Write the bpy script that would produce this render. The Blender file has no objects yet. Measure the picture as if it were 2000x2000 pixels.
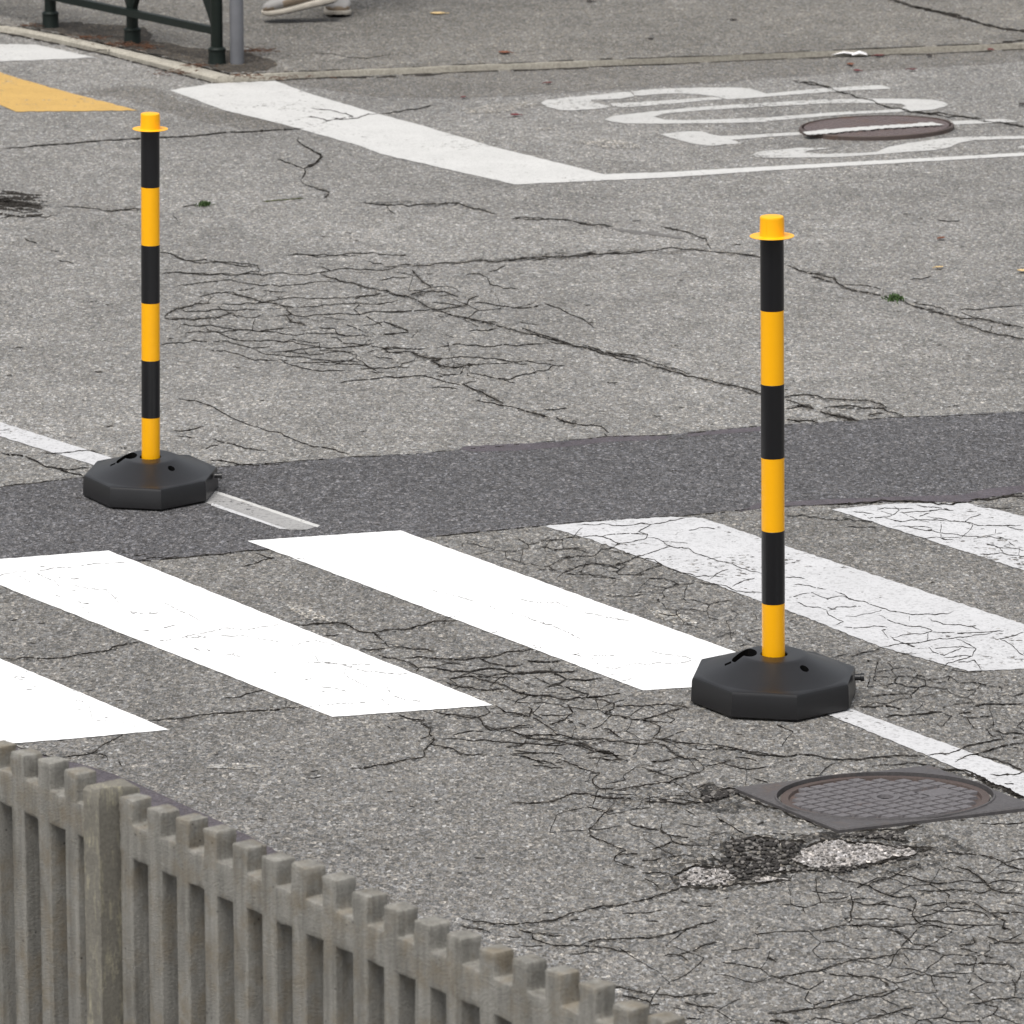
import bpy, bmesh, math, random
from mathutils.geometry import delaunay_2d_cdt
from mathutils import Vector, Matrix, noise as mnoise

random.seed(11)
scene = bpy.context.scene
COL = scene.collection
R = math.radians

# ------------------------------------------------------------------ camera model (photo is 2000 px square)
FPX = 11500.0
PITCH = R(13.5)
CAM = Vector((0, 0, 3.325))
FWD = Vector((0, math.cos(PITCH), -math.sin(PITCH)))
UPV = Vector((0, math.sin(PITCH), math.cos(PITCH)))
RGT = Vector((1, 0, 0))

def G(x, y, z=0.0):
    """point of the horizontal plane z seen at photo position x, y"""
    d = FWD + RGT * ((x - 1000) / FPX) + UPV * ((1000 - y) / FPX)
    t = (z - CAM.z) / d.z
    return CAM + d * t

cam_d = bpy.data.cameras.new('camera')
cam = bpy.data.objects.new('camera', cam_d)
COL.objects.link(cam)
cam.location = CAM
cam.rotation_euler = (R(90) - PITCH, 0, 0)
cam_d.sensor_width = 36
cam_d.lens = 36 * FPX / 2000
cam_d.clip_start = 0.1
cam_d.clip_end = 1000
cam_d.dof.use_dof = True
cam_d.dof.focus_distance = 12.6
cam_d.dof.aperture_fstop = 20
scene.camera = cam

# ------------------------------------------------------------------ materials
class NT:
    def __init__(self, name):
        self.m = bpy.data.materials.new(name)
        self.m.use_nodes = True
        self.t = self.m.node_tree
        self.n = self.t.nodes
        self.b = self.n['Principled BSDF']
        self.b.inputs['Roughness'].default_value = 0.9
        self.b.inputs['Specular IOR Level'].default_value = 0.3
    def node(self, kind, **kw):
        nd = self.n.new(kind)
        for k, v in kw.items():
            setattr(nd, k, v)
        return nd
    def link(self, a, b):
        self.t.links.new(a, b)
    def pos(self, obj=False):
        if obj:
            return self.node('ShaderNodeTexCoord').outputs['Object']
        return self.node('ShaderNodeNewGeometry').outputs['Position']
    def mapping(self, src, scale=(1, 1, 1), rot=0, loc=(0, 0, 0)):
        mp = self.node('ShaderNodeMapping')
        mp.inputs['Scale'].default_value = scale
        mp.inputs['Rotation'].default_value = (0, 0, rot)
        mp.inputs['Location'].default_value = loc
        self.link(src, mp.inputs['Vector'])
        return mp.outputs['Vector']
    def noise(self, vec, scale, detail=4, rough=0.6):
        nd = self.node('ShaderNodeTexNoise')
        nd.inputs['Scale'].default_value = scale
        nd.inputs['Detail'].default_value = detail
        nd.inputs['Roughness'].default_value = rough
        self.link(vec, nd.inputs['Vector'])
        return nd.outputs['Fac']
    def voro(self, vec, scale, feature='F1', out='Color'):
        nd = self.node('ShaderNodeTexVoronoi', feature=feature)
        nd.inputs['Scale'].default_value = scale
        self.link(vec, nd.inputs['Vector'])
        return nd.outputs[out]
    def sep(self, col, ch=0):
        s = self.node('ShaderNodeSeparateColor')
        self.link(col, s.inputs[0])
        return s.outputs[ch]
    def ramp(self, fac, stops, interp='LINEAR'):
        r = self.node('ShaderNodeValToRGB')
        r.color_ramp.interpolation = interp
        el = r.color_ramp.elements
        while len(el) < len(stops):
            el.new(0.5)
        for e, (p, c) in zip(el, stops):
            e.position = p
            e.color = (c, c, c, 1) if isinstance(c, (int, float)) else tuple(c) + (1,)
        self.link(fac, r.inputs['Fac'])
        return r.outputs['Color']
    def mix(self, fac, a, b, mode='MIX'):
        m = self.node('ShaderNodeMix', data_type='RGBA', blend_type=mode)
        def put(sock, v):
            if isinstance(v, (int, float)):
                sock.default_value = v if sock.type == 'VALUE' else (v, v, v, 1)
            elif isinstance(v, tuple):
                sock.default_value = v + (1,) if len(v) == 3 else v
            else:
                self.link(v, sock)
        put(m.inputs[0], fac); put(m.inputs[6], a); put(m.inputs[7], b)
        return m.outputs[2]
    def math(self, op, a, b=None, clamp=False):
        m = self.node('ShaderNodeMath', operation=op, use_clamp=clamp)
        for i, v in enumerate((a, b)):
            if v is None:
                continue
            if isinstance(v, (int, float)):
                m.inputs[i].default_value = v
            else:
                self.link(v, m.inputs[i])
        return m.outputs[0]
    def color(self, c):
        if isinstance(c, tuple):
            self.b.inputs['Base Color'].default_value = c + (1,)
        else:
            self.link(c, self.b.inputs['Base Color'])
    def bump(self, h, strength=0.5, dist=0.01):
        b = self.node('ShaderNodeBump')
        b.inputs['Strength'].default_value = strength
        b.inputs['Distance'].default_value = dist
        self.link(h, b.inputs['Height'])
        self.link(b.outputs['Normal'], self.b.inputs['Normal'])

def asphalt_color(t, base, contrast=1.0, bright=0.10, tint=0.06, big=0.16):
    p = t.pos()
    pv = t.mapping(p, (1, .52, 1))
    v1 = t.voro(pv, 165)
    v2 = t.voro(t.mapping(p, (1, .52, 1), loc=(3.1, 7.7, 0)), 320)
    g = t.sep(v1, 0)
    g2 = t.sep(v2, 1)
    lo, hi = 1 - 0.62 * contrast, 1 + 0.62 * contrast
    f1 = t.ramp(g, [(0, lo), (0.3, 1 - 0.22 * contrast), (0.75, 1 + 0.15 * contrast), (1 - bright, hi), (1.0, hi + 0.8 * contrast)])
    f2 = t.ramp(g2, [(0, 1 - 0.45 * contrast), (0.5, 1.0), (1, 1 + 0.5 * contrast)])
    c = t.mix(1.0, base, f1, 'MULTIPLY')
    c = t.mix(1.0, c, f2, 'MULTIPLY')
    # each stone its own faint tint
    tn = t.mix(t.sep(v1, 2), (1 + tint, 1.0, 1 - tint * 1.4), (1 - tint * .6, 1.0, 1 + tint))
    c = t.mix(1.0, c, tn, 'MULTIPLY')
    n1 = t.noise(p, 0.9, 5, 0.6)
    n2 = t.noise(p, 5.5, 4, 0.65)
    n3 = t.noise(t.mapping(p, loc=(9, 2, 0)), 28, 3, 0.6)
    st = t.ramp(n1, [(0.25, 1 - big), (0.75, 1 + big)])
    st2 = t.ramp(n2, [(0.3, 1 - big * .7), (0.7, 1 + big * .7)])
    st3 = t.ramp(n3, [(0.25, 1 - big * .9), (0.7, 1 + big * .6)])
    c = t.mix(1.0, c, st, 'MULTIPLY')
    c = t.mix(1.0, c, st2, 'MULTIPLY')
    c = t.mix(1.0, c, st3, 'MULTIPLY')
    # missing stones: small dark pits
    pit = t.ramp(t.noise(t.mapping(p, (1, .6, 1)), 42, 2, 0.5), [(0.24, 0.35), (0.32, 1.0)])
    c = t.mix(1.0, c, pit, 'MULTIPLY')
    h = t.voro(pv, 165, out='Distance')
    return c, h

def mat_asphalt(name, base, **kw):
    t = NT(name)
    c, h = asphalt_color(t, base, **kw)
    t.color(c)
    t.bump(h, 0.45, 0.004)
    return t.m

def mat_paint(name, paint, under, wear, grime=0.05, grain=0.10):
    """road paint: stone tips break through it where it is worn"""
    t = NT(name)
    p = t.pos()
    ac, h = asphalt_color(t, under)
    g = t.sep(t.voro(p, 105), 0)
    n = t.noise(t.mapping(p, loc=(1.7, 5, 0)), 2.6, 5, 0.7)
    n2 = t.noise(p, 34, 3, 0.7)
    k = t.math('MULTIPLY', n, 0.75)
    k = t.math('ADD', k, t.math('MULTIPLY', n2, 0.55))
    k = t.math('ADD', k, t.math('MULTIPLY', g, 0.30))
    mask = t.ramp(k, [(wear, 1.0), (wear + 0.07, 0.0)])
    gr = t.ramp(t.noise(p, 7, 5, 0.7), [(0.3, 1 - grime * 2), (0.75, 1.0)])
    gr2 = t.ramp(t.sep(t.voro(p, 150), 0), [(0, 1 - grain), (0.35, 1.0)])
    pc = t.mix(1.0, paint, gr, 'MULTIPLY')
    pc = t.mix(1.0, pc, gr2, 'MULTIPLY')
    t.color(t.mix(mask, pc, ac))
    t.b.inputs['Roughness'].default_value = 0.75
    t.bump(h, 0.25, 0.003)
    return t.m

def mat_plain(name, c, rough=0.6, spec=0.4, metal=0.0, var=0.0, scale=20, bump=0.0, obj=True, bscale=None):
    t = NT(name)
    if var:
        p = t.pos(obj)
        f = t.ramp(t.noise(p, scale, 5, 0.65), [(0.25, 1 - var), (0.75, 1 + var)])
        t.color(t.mix(1.0, c, f, 'MULTIPLY'))
    else:
        t.color(c)
    if bump:
        t.bump(t.noise(t.pos(obj), bscale or scale * 6, 3, 0.6), bump, 0.002)
    t.b.inputs['Roughness'].default_value = rough
    t.b.inputs['Specular IOR Level'].default_value = spec
    t.b.inputs['Metallic'].default_value = metal
    return t.m

M = {}
M['far'] = mat_asphalt('worn_grey_asphalt', (.204, .199, .190), contrast=.74, bright=.06, tint=.04, big=.2)
M['near'] = mat_asphalt('dark_old_asphalt', (.168, .163, .155), contrast=.80, bright=.055, tint=.045)
M['patch'] = mat_asphalt('fresh_asphalt_patch', (.092, .0905, .0945), contrast=.85, bright=.07, tint=.03, big=.10)
M['sealer'] = mat_asphalt('bitumen_seal', (.092, .082, .092), contrast=.25, bright=.02, tint=.02, big=.15)
M['gutter'] = mat_asphalt('gutter_asphalt', (.156, .150, .140), contrast=.7, bright=.06)
M['pave'] = mat_asphalt('pavement_asphalt', (.162, .155, .142), contrast=.75, bright=.06, big=.2)
M['soil'] = mat_asphalt('dark_soil', (.055, .048, .040), contrast=1.0, bright=.04, tint=.1, big=.45)
def m_crumb():
    t = NT('crumbled_asphalt')
    c, h = asphalt_color(t, (.155, .146, .134), contrast=1.0, bright=.07)
    p = t.pos()
    k = t.ramp(t.noise(t.mapping(p, (1, .55, 1), loc=(2, 3, 0)), 26, 5, .75), [(.47, 1.0), (.62, .0)])
    t.color(t.mix(k, c, t.mix(1.0, c, .20, 'MULTIPLY')))
    t.bump(t.noise(p, 60, 5, .7), .9, .012)
    return t.m
M['crumb'] = m_crumb()
def m_frayed():
    t = NT('frayed_asphalt')
    c, h = asphalt_color(t, (.155, .150, .142), contrast=1.0, bright=.07)
    p = t.pos()
    k = t.ramp(t.noise(t.mapping(p, (1, .5, 1), loc=(6, 1, 0)), 13, 6, .8), [(.36, 1.0), (.50, .0)])
    t.color(t.mix(k, c, t.mix(1.0, c, .25, 'MULTIPLY')))
    t.bump(t.noise(p, 60, 5, .7), .7, .010)
    return t.m
M['frayed'] = m_frayed()
M['stone'] = mat_asphalt('bare_pale_gravel', (.315, .298, .288), contrast=.9, bright=.06, tint=.03, big=.12)
M['white'] = mat_paint('fresh_white_paint', (.86, .86, .86), (.3, .3, .3), .42, .01, .015)
M['white_worn'] = mat_paint('worn_white_paint', (.58, .58, .59), (.14, .135, .13), .57, .07, .24)
M['white_old'] = mat_paint('old_white_paint', (.58, .575, .56), (.20, .195, .185), .555, .06, .14)
M['white_letter'] = mat_paint('faded_letter_paint', (.53, .525, .51), (.20, .195, .185), .61, .07, .18)
M['white_thin'] = mat_paint('thin_white_paint', (.36, .355, .35), (.10, .098, .10), .56, .1, .25)
M['white_ghost'] = mat_paint('ghost_white_paint', (.40, .39, .37), (.235, .226, .21), .92, .1, .2)
M['yellow_paint'] = mat_paint('road_yellow_paint', (.58, .37, .12), (.2, .19, .17), .54, .08, .12)
def m_crack():
    t = NT('crack_shade_dirt')
    p = t.pos()
    k = t.ramp(t.noise(p, 38, 4, .75), [(.40, 0.0), (.62, 1.0)])
    k2 = t.ramp(t.sep(t.voro(t.mapping(p, (1, .52, 1)), 165), 0), [(.5, 0.0), (.85, 1.0)])
    c = t.mix(k, (.008, .0072, .0066), (.045, .041, .037))  # near-black paints the shade down in the crack; paler spots are dirt fill
    c = t.mix(t.math('MULTIPLY', k, k2), c, (.085, .079, .072))
    t.color(c)
    t.b.inputs['Specular IOR Level'].default_value = 0
    return t.m
M['crack'] = m_crack()
M['crack_soft'] = mat_plain('faint_dark_mark', (.050, .046, .042), 1.0, 0.0, var=.4, scale=30, obj=False)  # mottled dark grey for hairlines, scars, scuffs and the kerb line
M['tar'] = mat_plain('old_tar_line', (.15, .145, .14), .9, 0.2, var=.3, scale=15, obj=False)
M['moss'] = mat_plain('moss', (.055, .062, .020), 1.0, 0.1, var=.5, scale=60, obj=False)
M['yellow'] = mat_plain('yellow_plastic', (1.0, .47, .003), .32, .35, var=.03, scale=6)
M['black_tape'] = mat_plain('black_band', (.0065, .0065, .008), .34, .45, var=.08, scale=8)
M['black_base'] = mat_plain('black_plastic', (.0095, .0093, .0103), .36, .5, var=.14, scale=14, bump=.06, bscale=500)
M['hole'] = mat_plain('hole_inside', (.004, .004, .004), .8, .1)
M['green'] = mat_plain('dark_green_paint', (.005, .010, .0078), .5, .3, var=.2, scale=25)
M['grey_metal'] = mat_plain('grey_paint', (.16, .165, .18), .5, .4, var=.12, scale=18)
M['leaf_red'] = mat_plain('red_leaf', (.13, .012, .018), .7, .3, var=.4, scale=60)
M['leaf_brown'] = mat_plain('brown_leaf', (.17, .06, .03), .7, .3, var=.4, scale=60)
M['leaf_dark'] = mat_plain('dark_leaf', (.03, .022, .02), .8, .3, var=.4, scale=60)
M['leaf_yellow'] = mat_plain('pale_leaf', (.62, .45, .22), .7, .3, var=.2, scale=60)
M['needle'] = mat_plain('dry_needles', (.10, .050, .030), .8, .2, var=.5, scale=20, obj=False)
M['weed'] = mat_plain('weed_green', (.040, .075, .020), .7, .3, var=.4, scale=80)
M['scrap'] = mat_plain('paper', (.75, .74, .74), .8, .3)

def m_kerb():
    t = NT('kerb_concrete')
    p = t.pos()
    c = t.mix(t.noise(p, 9, 5, .7), (.30, .275, .23), (.44, .415, .355))
    c = t.mix(1.0, c, t.ramp(t.noise(p, 120, 2), [(.3, .75), (.7, 1.2)]), 'MULTIPLY')
    t.color(c); t.bump(t.noise(p, 150, 3), .4, .003)
    return t.m
M['kerb'] = m_kerb()

def m_fence():
    t = NT('weathered_concrete')
    p = t.pos(True)
    big = t.noise(p, 5, 5, .7)
    streak = t.noise(t.mapping(p, (60, 60, 3)), 1.0, 4, .7)
    fine = t.noise(p, 260, 3, .7)
    c = t.mix(big, (.195, .187, .166), (.345, .335, .305))
    c = t.mix(1.0, c, t.ramp(streak, [(.3, .62), (.7, 1.15)]), 'MULTIPLY')
    c = t.mix(1.0, c, t.ramp(fine, [(.25, .74), (.75, 1.2)]), 'MULTIPLY')
    brown = t.ramp(t.noise(t.mapping(p, loc=(4, 4, 4)), 16, 5, .7), [(.47, 0.0), (.66, .7)])
    c = t.mix(brown, c, (.19, .155, .105))
    dirt = t.ramp(t.noise(t.mapping(p, (18, 18, 5), loc=(1, 6, 3)), 1.0, 6, .75), [(.52, 0.0), (.68, .6)])
    c = t.mix(dirt, c, (.10, .094, .080))
    pits = t.ramp(t.voro(p, 75, out='Distance'), [(.10, .22), (.17, 1.0)])
    gate = t.ramp(t.noise(t.mapping(p, loc=(8, 1, 2)), 22, 2), [(.56, 0.0), (.62, 1.0)])
    pm = t.mix(gate, (1.0, 1.0, 1.0), pits)
    c = t.mix(1.0, c, pm, 'MULTIPLY')
    t.color(c)
    h = t.mix(.4, fine, big)
    t.bump(h, .7, .006)
    return t.m
M['fence'] = m_fence()

def m_fence_post():
    t = NT('lichen_concrete')
    p = t.pos(True)
    c = t.mix(t.noise(p, 14, 6, .75), (.14, .13, .108), (.25, .237, .205))
    li = t.ramp(t.noise(t.mapping(p, (70, 70, 16), loc=(2, 2, 2)), 1.0, 6, .8), [(.52, 0), (.64, .75)])
    c = t.mix(li, c, (.40, .37, .27))
    c = t.mix(1.0, c, t.ramp(t.noise(p, 200, 3), [(.25, .75), (.75, 1.15)]), 'MULTIPLY')
    t.color(c); t.bump(t.noise(p, 120, 5, .7), .5, .003)
    return t.m
M['fence_post'] = m_fence_post()

def m_iron(name, a, b, rust, amt):
    t = NT(name)
    p = t.pos(True)
    c = t.mix(t.noise(p, 14, 5, .7), a, b)
    k = t.ramp(t.noise(t.mapping(p, loc=(5, 5, 0)), 9, 6, .7), [(amt, 0), (amt + .18, .85)])
    c = t.mix(k, c, rust)
    c = t.mix(1.0, c, t.ramp(t.noise(p, 160, 3, .7), [(.25, .7), (.75, 1.25)]), 'MULTIPLY')
    t.color(c)
    t.b.inputs['Roughness'].default_value = .55
    t.b.inputs['Specular IOR Level'].default_value = .5
    t.bump(t.noise(p, 180, 3), .3, .002)
    return t.m
M['iron'] = m_iron('cast_iron', (.060, .056, .058), (.105, .098, .099), (.11, .075, .055), .56)
M['iron_pad'] = m_iron('polished_iron', (.105, .098, .103), (.155, .145, .150), (.17, .12, .10), .62)
M['iron_rust'] = m_iron('rusty_iron', (.060, .046, .043), (.10, .072, .062), (.16, .085, .05), .55)
M['iron_brown'] = m_iron('brown_iron', (.075, .055, .053), (.13, .098, .095), (.11, .065, .05), .5)

# ------------------------------------------------------------------ object helpers
def obj(name, bm, mats, parent=None, smooth=None, doubles=False):
    me = bpy.data.meshes.new(name)
    if doubles:
        bmesh.ops.remove_doubles(bm, verts=bm.verts, dist=1e-5)
    bm.to_mesh(me); bm.free()
    if not isinstance(mats, (list, tuple)):
        mats = [mats]
    for m in mats:
        me.materials.append(m)
    if smooth is not None:
        for p in me.polygons:
            p.use_smooth = True
        me.set_sharp_from_angle(angle=R(smooth))
    o = bpy.data.objects.new(name, me)
    COL.objects.link(o)
    if parent:
        o.parent = parent
    return o

def thing(name, label, cat, loc=(0, 0, 0), rotz=0, group=None):
    o = bpy.data.objects.new(name, None)
    o.empty_display_size = .1
    COL.objects.link(o)
    o.location = loc; o.rotation_euler = (0, 0, rotz)
    o['label'] = label; o['category'] = cat
    if group:
        o['group'] = group
    return o

def tag(o, label, cat, group=None):
    o['label'] = label; o['category'] = cat
    if group:
        o['group'] = group
    return o

def box(bm, c, s, mi=0, rot=None):
    """box with centre c and full size s; rot: 3x3 matrix"""
    vs = []
    for dx in (-.5, .5):
        for dy in (-.5, .5):
            for dz in (-.5, .5):
                v = Vector((dx * s[0], dy * s[1], dz * s[2]))
                if rot is not None:
                    v = rot @ v
                vs.append(bm.verts.new(v + Vector(c)))
    for f in ((0, 1, 3, 2), (4, 6, 7, 5), (0, 4, 5, 1), (2, 3, 7, 6), (0, 2, 6, 4), (1, 5, 7, 3)):
        bm.faces.new([vs[i] for i in f]).material_index = mi
    return vs

def lathe(bm, prof, n=40, c=(0, 0, 0), mi=0, cap_bottom=True, cap_top=True, mis=None):
    rings = []
    for r, z in prof:
        rings.append([bm.verts.new((c[0] + r * math.cos(2 * math.pi * k / n), c[1] + r * math.sin(2 * math.pi * k / n), c[2] + z)) for k in range(n)])
    for i in range(len(rings) - 1):
        for k in range(n):
            f = bm.faces.new((rings[i][k], rings[i][(k + 1) % n], rings[i + 1][(k + 1) % n], rings[i + 1][k]))
            f.material_index = mis[i] if mis else mi
    if cap_bottom:
        bm.faces.new(list(reversed(rings[0]))).material_index = mis[0] if mis else mi
    if cap_top:
        bm.faces.new(rings[-1]).material_index = mis[-1] if mis else mi
    return rings

def tube(bm, pts, r, n=12, mi=0):
    """round bar along pts"""
    rings = []
    for i, p in enumerate(pts):
        a = pts[max(i - 1, 0)]; b = pts[min(i + 1, len(pts) - 1)]
        d = (Vector(b) - Vector(a)).normalized()
        u = d.cross(Vector((0, 0, 1)))
        if u.length < 1e-3:
            u = Vector((1, 0, 0))
        u.normalize(); w = d.cross(u)
        rr = r[i] if isinstance(r, (list, tuple)) else r
        rings.append([bm.verts.new(Vector(p) + u * rr * math.cos(2 * math.pi * k / n) + w * rr * math.sin(2 * math.pi * k / n)) for k in range(n)])
    for i in range(len(rings) - 1):
        for k in range(n):
            bm.faces.new((rings[i][k], rings[i][(k + 1) % n], rings[i + 1][(k + 1) % n], rings[i + 1][k])).material_index = mi
    bm.faces.new(list(reversed(rings[0]))).material_index = mi
    bm.faces.new(rings[-1]).material_index = mi

def tile(x0, y0, s):
    return lambda *pts: [(x0 + x / s, y0 + y / s) for x, y in pts]

def rough_edge(pts, amp, step, closed=True, squash=.55):
    """breaks a traced outline into small irregular steps"""
    out = []
    n = len(pts)
    for i in range(n if closed else n - 1):
        a, b = pts[i], pts[(i + 1) % n]
        L = math.hypot(b[0] - a[0], b[1] - a[1])
        k = max(1, int(L / step))
        for j in range(k):
            t = j / k
            x = a[0] + (b[0] - a[0]) * t; y = a[1] + (b[1] - a[1]) * t
            q = amp if j else amp * .4
            out.append((x + random.uniform(-q, q), y + random.uniform(-q, q) * squash))
    if not closed:
        out.append(pts[-1])
    return out

def ground_poly(bm, pts, z, mi=0):
    vs = [bm.verts.new(G(x, y, z)) for x, y in pts]
    es = [bm.edges.new((vs[i], vs[(i + 1) % len(vs)])) for i in range(len(vs))]
    r = bmesh.ops.triangle_fill(bm, use_beauty=True, use_dissolve=False, edges=es)
    for g in r['geom']:
        if isinstance(g, bmesh.types.BMFace):
            g.material_index = mi
            if g.normal.z < 0:
                g.normal_flip()

def fractal(pts, jag):
    for _ in range(4):
        out = [pts[0]]
        for a, b in zip(pts, pts[1:]):
            L = math.hypot(b[0] - a[0], b[1] - a[1])
            if L < 5:
                out.append(b); continue
            d = L * jag
            mx = (a[0] + b[0]) / 2 + random.uniform(-d, d)
            my = (a[1] + b[1]) / 2 + random.uniform(-d, d) * .6
            out += [(mx, my), b]
        pts = out
    return pts

def crack(bm, pts, w=3.0, z=.0055, mi=0, jag=.11, taper=True, broken=.012, clump=.5):
    """irregular ribbon of open crack lying in the road surface"""
    P = fractal(pts, jag)
    n = len(P)
    prev = None
    ph = random.uniform(0, 100)
    for i in range(n):
        a = P[max(i - 1, 0)]; b = P[min(i + 1, n - 1)]
        dx, dy = b[0] - a[0], b[1] - a[1]
        L = math.hypot(dx, dy) or 1
        nx, ny = -dy / L, dx / L
        k = .62 + clump * (mnoise.noise(Vector((ph + i * .35, 0, 0))) + random.uniform(-.35, .35)) 
        k = max(.14, k) * (1.9 if random.random() < .035 else 1)
        if taper:
            e = min(i, n - 1 - i) / max(1, n * .14)
            k *= min(1, .25 + e)
        hw = w * k * .5 * 1.12
        x, y = P[i]
        cur = (bm.verts.new(G(x + nx * hw, y + ny * hw * .85, z)), bm.verts.new(G(x - nx * hw, y - ny * hw * .85, z)))
        if prev and random.random() > broken:
            f = bm.faces.new((prev[0], cur[0], cur[1], prev[1]))
            f.material_index = mi
            f.normal_update()
            if f.normal.z < 0:
                f.normal_flip()
        prev = cur

# ------------------------------------------------------------------ the road
road_bm = bmesh.new()
a, b = G(0, 1020), G(2000, 890)
d = (b - a).normalized()
L_, R_ = a - d * 120, b + d * 120
def quad(bm, pts, mi):
    f = bm.faces.new([bm.verts.new(p) for p in pts]); f.material_index = mi; return f
quad(road_bm, [L_, R_, R_ + Vector((0, 280, 0)), L_ + Vector((0, 280, 0))], 0)
quad(road_bm, [L_, L_ + Vector((0, -120, 0)), R_ + Vector((0, -120, 0)), R_], 1)
MI = dict(frayed=11, far=0, near=1, patch=2, sealer=3, gutter=4, crack=5, soft=6, crumb=7, stone=8, tar=9, moss=10)
road_mats = [M['far'], M['near'], M['patch'], M['sealer'], M['gutter'], M['crack'], M['crack_soft'], M['crumb'], M['stone'], M['tar'], M['moss'], M['frayed']]

up = [(-400, 985), (0, 951), (78, 942), (155, 933), (300, 920), (426, 912), (560, 902), (700, 891), (800, 887), (901, 878), (1050, 864), (1191, 852), (1304, 849), (1450, 834), (1678, 820), (1769, 814), (2000, 803), (2400, 780)]
lo = [(2400, 930), (2000, 963), (1940, 970), (1888, 981), (1748, 979), (1629, 985), (1485, 991), (1325, 1008), (1200, 1015), (1054, 1027), (822, 1050), (640, 1064), (525, 1073), (400, 1085), (261, 1097), (100, 1103), (0, 1110), (-400, 1140)]
ground_poly(road_bm, rough_edge(up, 1.6, 9, False) + rough_edge(lo, 1.8, 9, False), .0006, MI['patch'])
T = tile(800, 820, 2.76)
ground_poly(road_bm, rough_edge(T((270, 160), (290, 143), (560, 128), (830, 120), (1080, 85), (1300, 84), (1390, 88), (1380, 104), (1080, 118), (830, 146), (560, 166), (380, 172)), 1.2, 8), .0009, MI['sealer'])
ground_poly(road_bm, rough_edge(T((1500, 68), (1890, 38), (1890, 60), (1500, 88)), 1, 8), .0009, MI['sealer'])
ground_poly(road_bm, rough_edge([(1440, 1000), (1500, 990), (1629, 985), (1748, 979), (1888, 980), (1940, 970), (2030, 955), (2030, 944), (1925, 955), (1880, 966), (1740, 970), (1600, 976), (1480, 983)], 1.2, 8), .0009, MI['sealer'])
# strip next to the fence
ground_poly(road_bm, rough_edge([(-120, 1415), (15, 1452), (102, 1478), (174, 1496), (230, 1515), (310, 1549), (400, 1590), (497, 1638), (600, 1697), (600, 1760), (200, 1640), (-120, 1540)], 1.5, 9), .0006, MI['sealer'])
# gutter in front of the kerb
gut = [(860, 192), (1000, 187), (1130, 179), (1259, 170), (1400, 161), (1518, 152), (1673, 139), (1800, 132), (1925, 126), (2000, 118), (2400, 85)]
ground_poly(road_bm, [(440, 163), (600, 151), (893, 140), (1300, 124), (2000, 95), (2400, 78)] + list(reversed(rough_edge(gut, 1.5, 10, False))) + [(740, 190), (640, 175), (545, 160)], .0006, MI['gutter'])
T = tile(0, 0, 2.76)
ground_poly(road_bm, rough_edge(T((400, 505), (560, 478), (720, 462), (860, 480), (960, 545), (1240, 605), (1560, 672), (1610, 692), (1300, 690), (1000, 640), (820, 575), (640, 525)), 2, 8), .0006, MI['gutter'])
# pothole beside the manhole
for fp in ([(1255, 1690), (1300, 1655), (1390, 1625), (1470, 1625), (1560, 1640), (1640, 1632), (1760, 1622), (1850, 1630), (1900, 1660), (1840, 1690), (1700, 1712), (1560, 1725), (1400, 1745), (1280, 1740)],
           [(1200, 1545), (1330, 1530), (1440, 1535), (1460, 1560), (1520, 1585), (1440, 1590), (1370, 1580), (1180, 1575)],
           [(1830, 1505), (1900, 1500), (2010, 1560), (2050, 1580), (1990, 1575), (1900, 1535)]):
    ground_poly(road_bm, rough_edge(fp, 7, 9), .0003, MI['frayed'])
T = tile(1250, 1450, 2.576)
ground_poly(road_bm, rough_edge(T((400, 500), (560, 470), (830, 510), (1000, 462), (1340, 500), (1510, 530), (1400, 565), (1280, 600), (1000, 652), (800, 645), (700, 690), (560, 715), (430, 726), (200, 732), (150, 670), (300, 596), (440, 575), (400, 540)), 6, 8), .0006, MI['crumb'])
ground_poly(road_bm, rough_edge(T((960, 448), (1010, 462), (1300, 440), (1420, 400), (1330, 452), (1350, 500), (1000, 478), (800, 500), (760, 470)), 4, 8), .0009, MI['crumb'])
ground_poly(road_bm, rough_edge(T((310, 255), (480, 235), (500, 255), (430, 275), (330, 305), (300, 285)), 5, 7), .0006, MI['crumb'])
T2 = tile(1500, 1600, 3.864)
ground_poly(road_bm, rough_edge(T2((150, 295), (260, 285), (250, 235), (360, 182), (530, 150), (800, 185), (1060, 210), (1125, 250), (1060, 283), (800, 328), (620, 362), (450, 374), (260, 345)), 2.2, 6), .0012, MI['stone'])
ground_poly(road_bm, rough_edge(T((190, 665), (280, 625), (420, 630), (490, 680), (420, 715), (210, 720)), 3.5, 6), .0012, MI['stone'])
ground_poly(road_bm, rough_edge(T((560, 690), (650, 672), (750, 688), (690, 703), (600, 706)), 2.5, 6), .0012, MI['stone'])
ground_poly(road_bm, rough_edge(T((620, 640), (700, 625), (735, 640), (660, 655)), 2, 6), .0012, MI['stone'])
ground_poly(road_bm, rough_edge(T((515, 552), (560, 545), (640, 548), (600, 562), (530, 566)), 1, 6), .0012, MI['gutter'])
# loosened, dirty surface on the left of the frame
T = tile(1000, 1300, 3.864)
for poly in (((1380, 905), (1500, 890), (1640, 930), (1690, 965), (1560, 1000), (1500, 1030), (1440, 1020), (1420, 960)),
             ((760, 1000), (880, 985), (920, 1010), (850, 1030)),
             ((1060, 1020), (1200, 1015), (1220, 1035), (1100, 1050)),
             ((680, 1090), (750, 1070), (760, 1100), (690, 1125))):
    ground_poly(road_bm, rough_edge(T(*poly), 4, 6), .0006, MI['crumb'])

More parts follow.
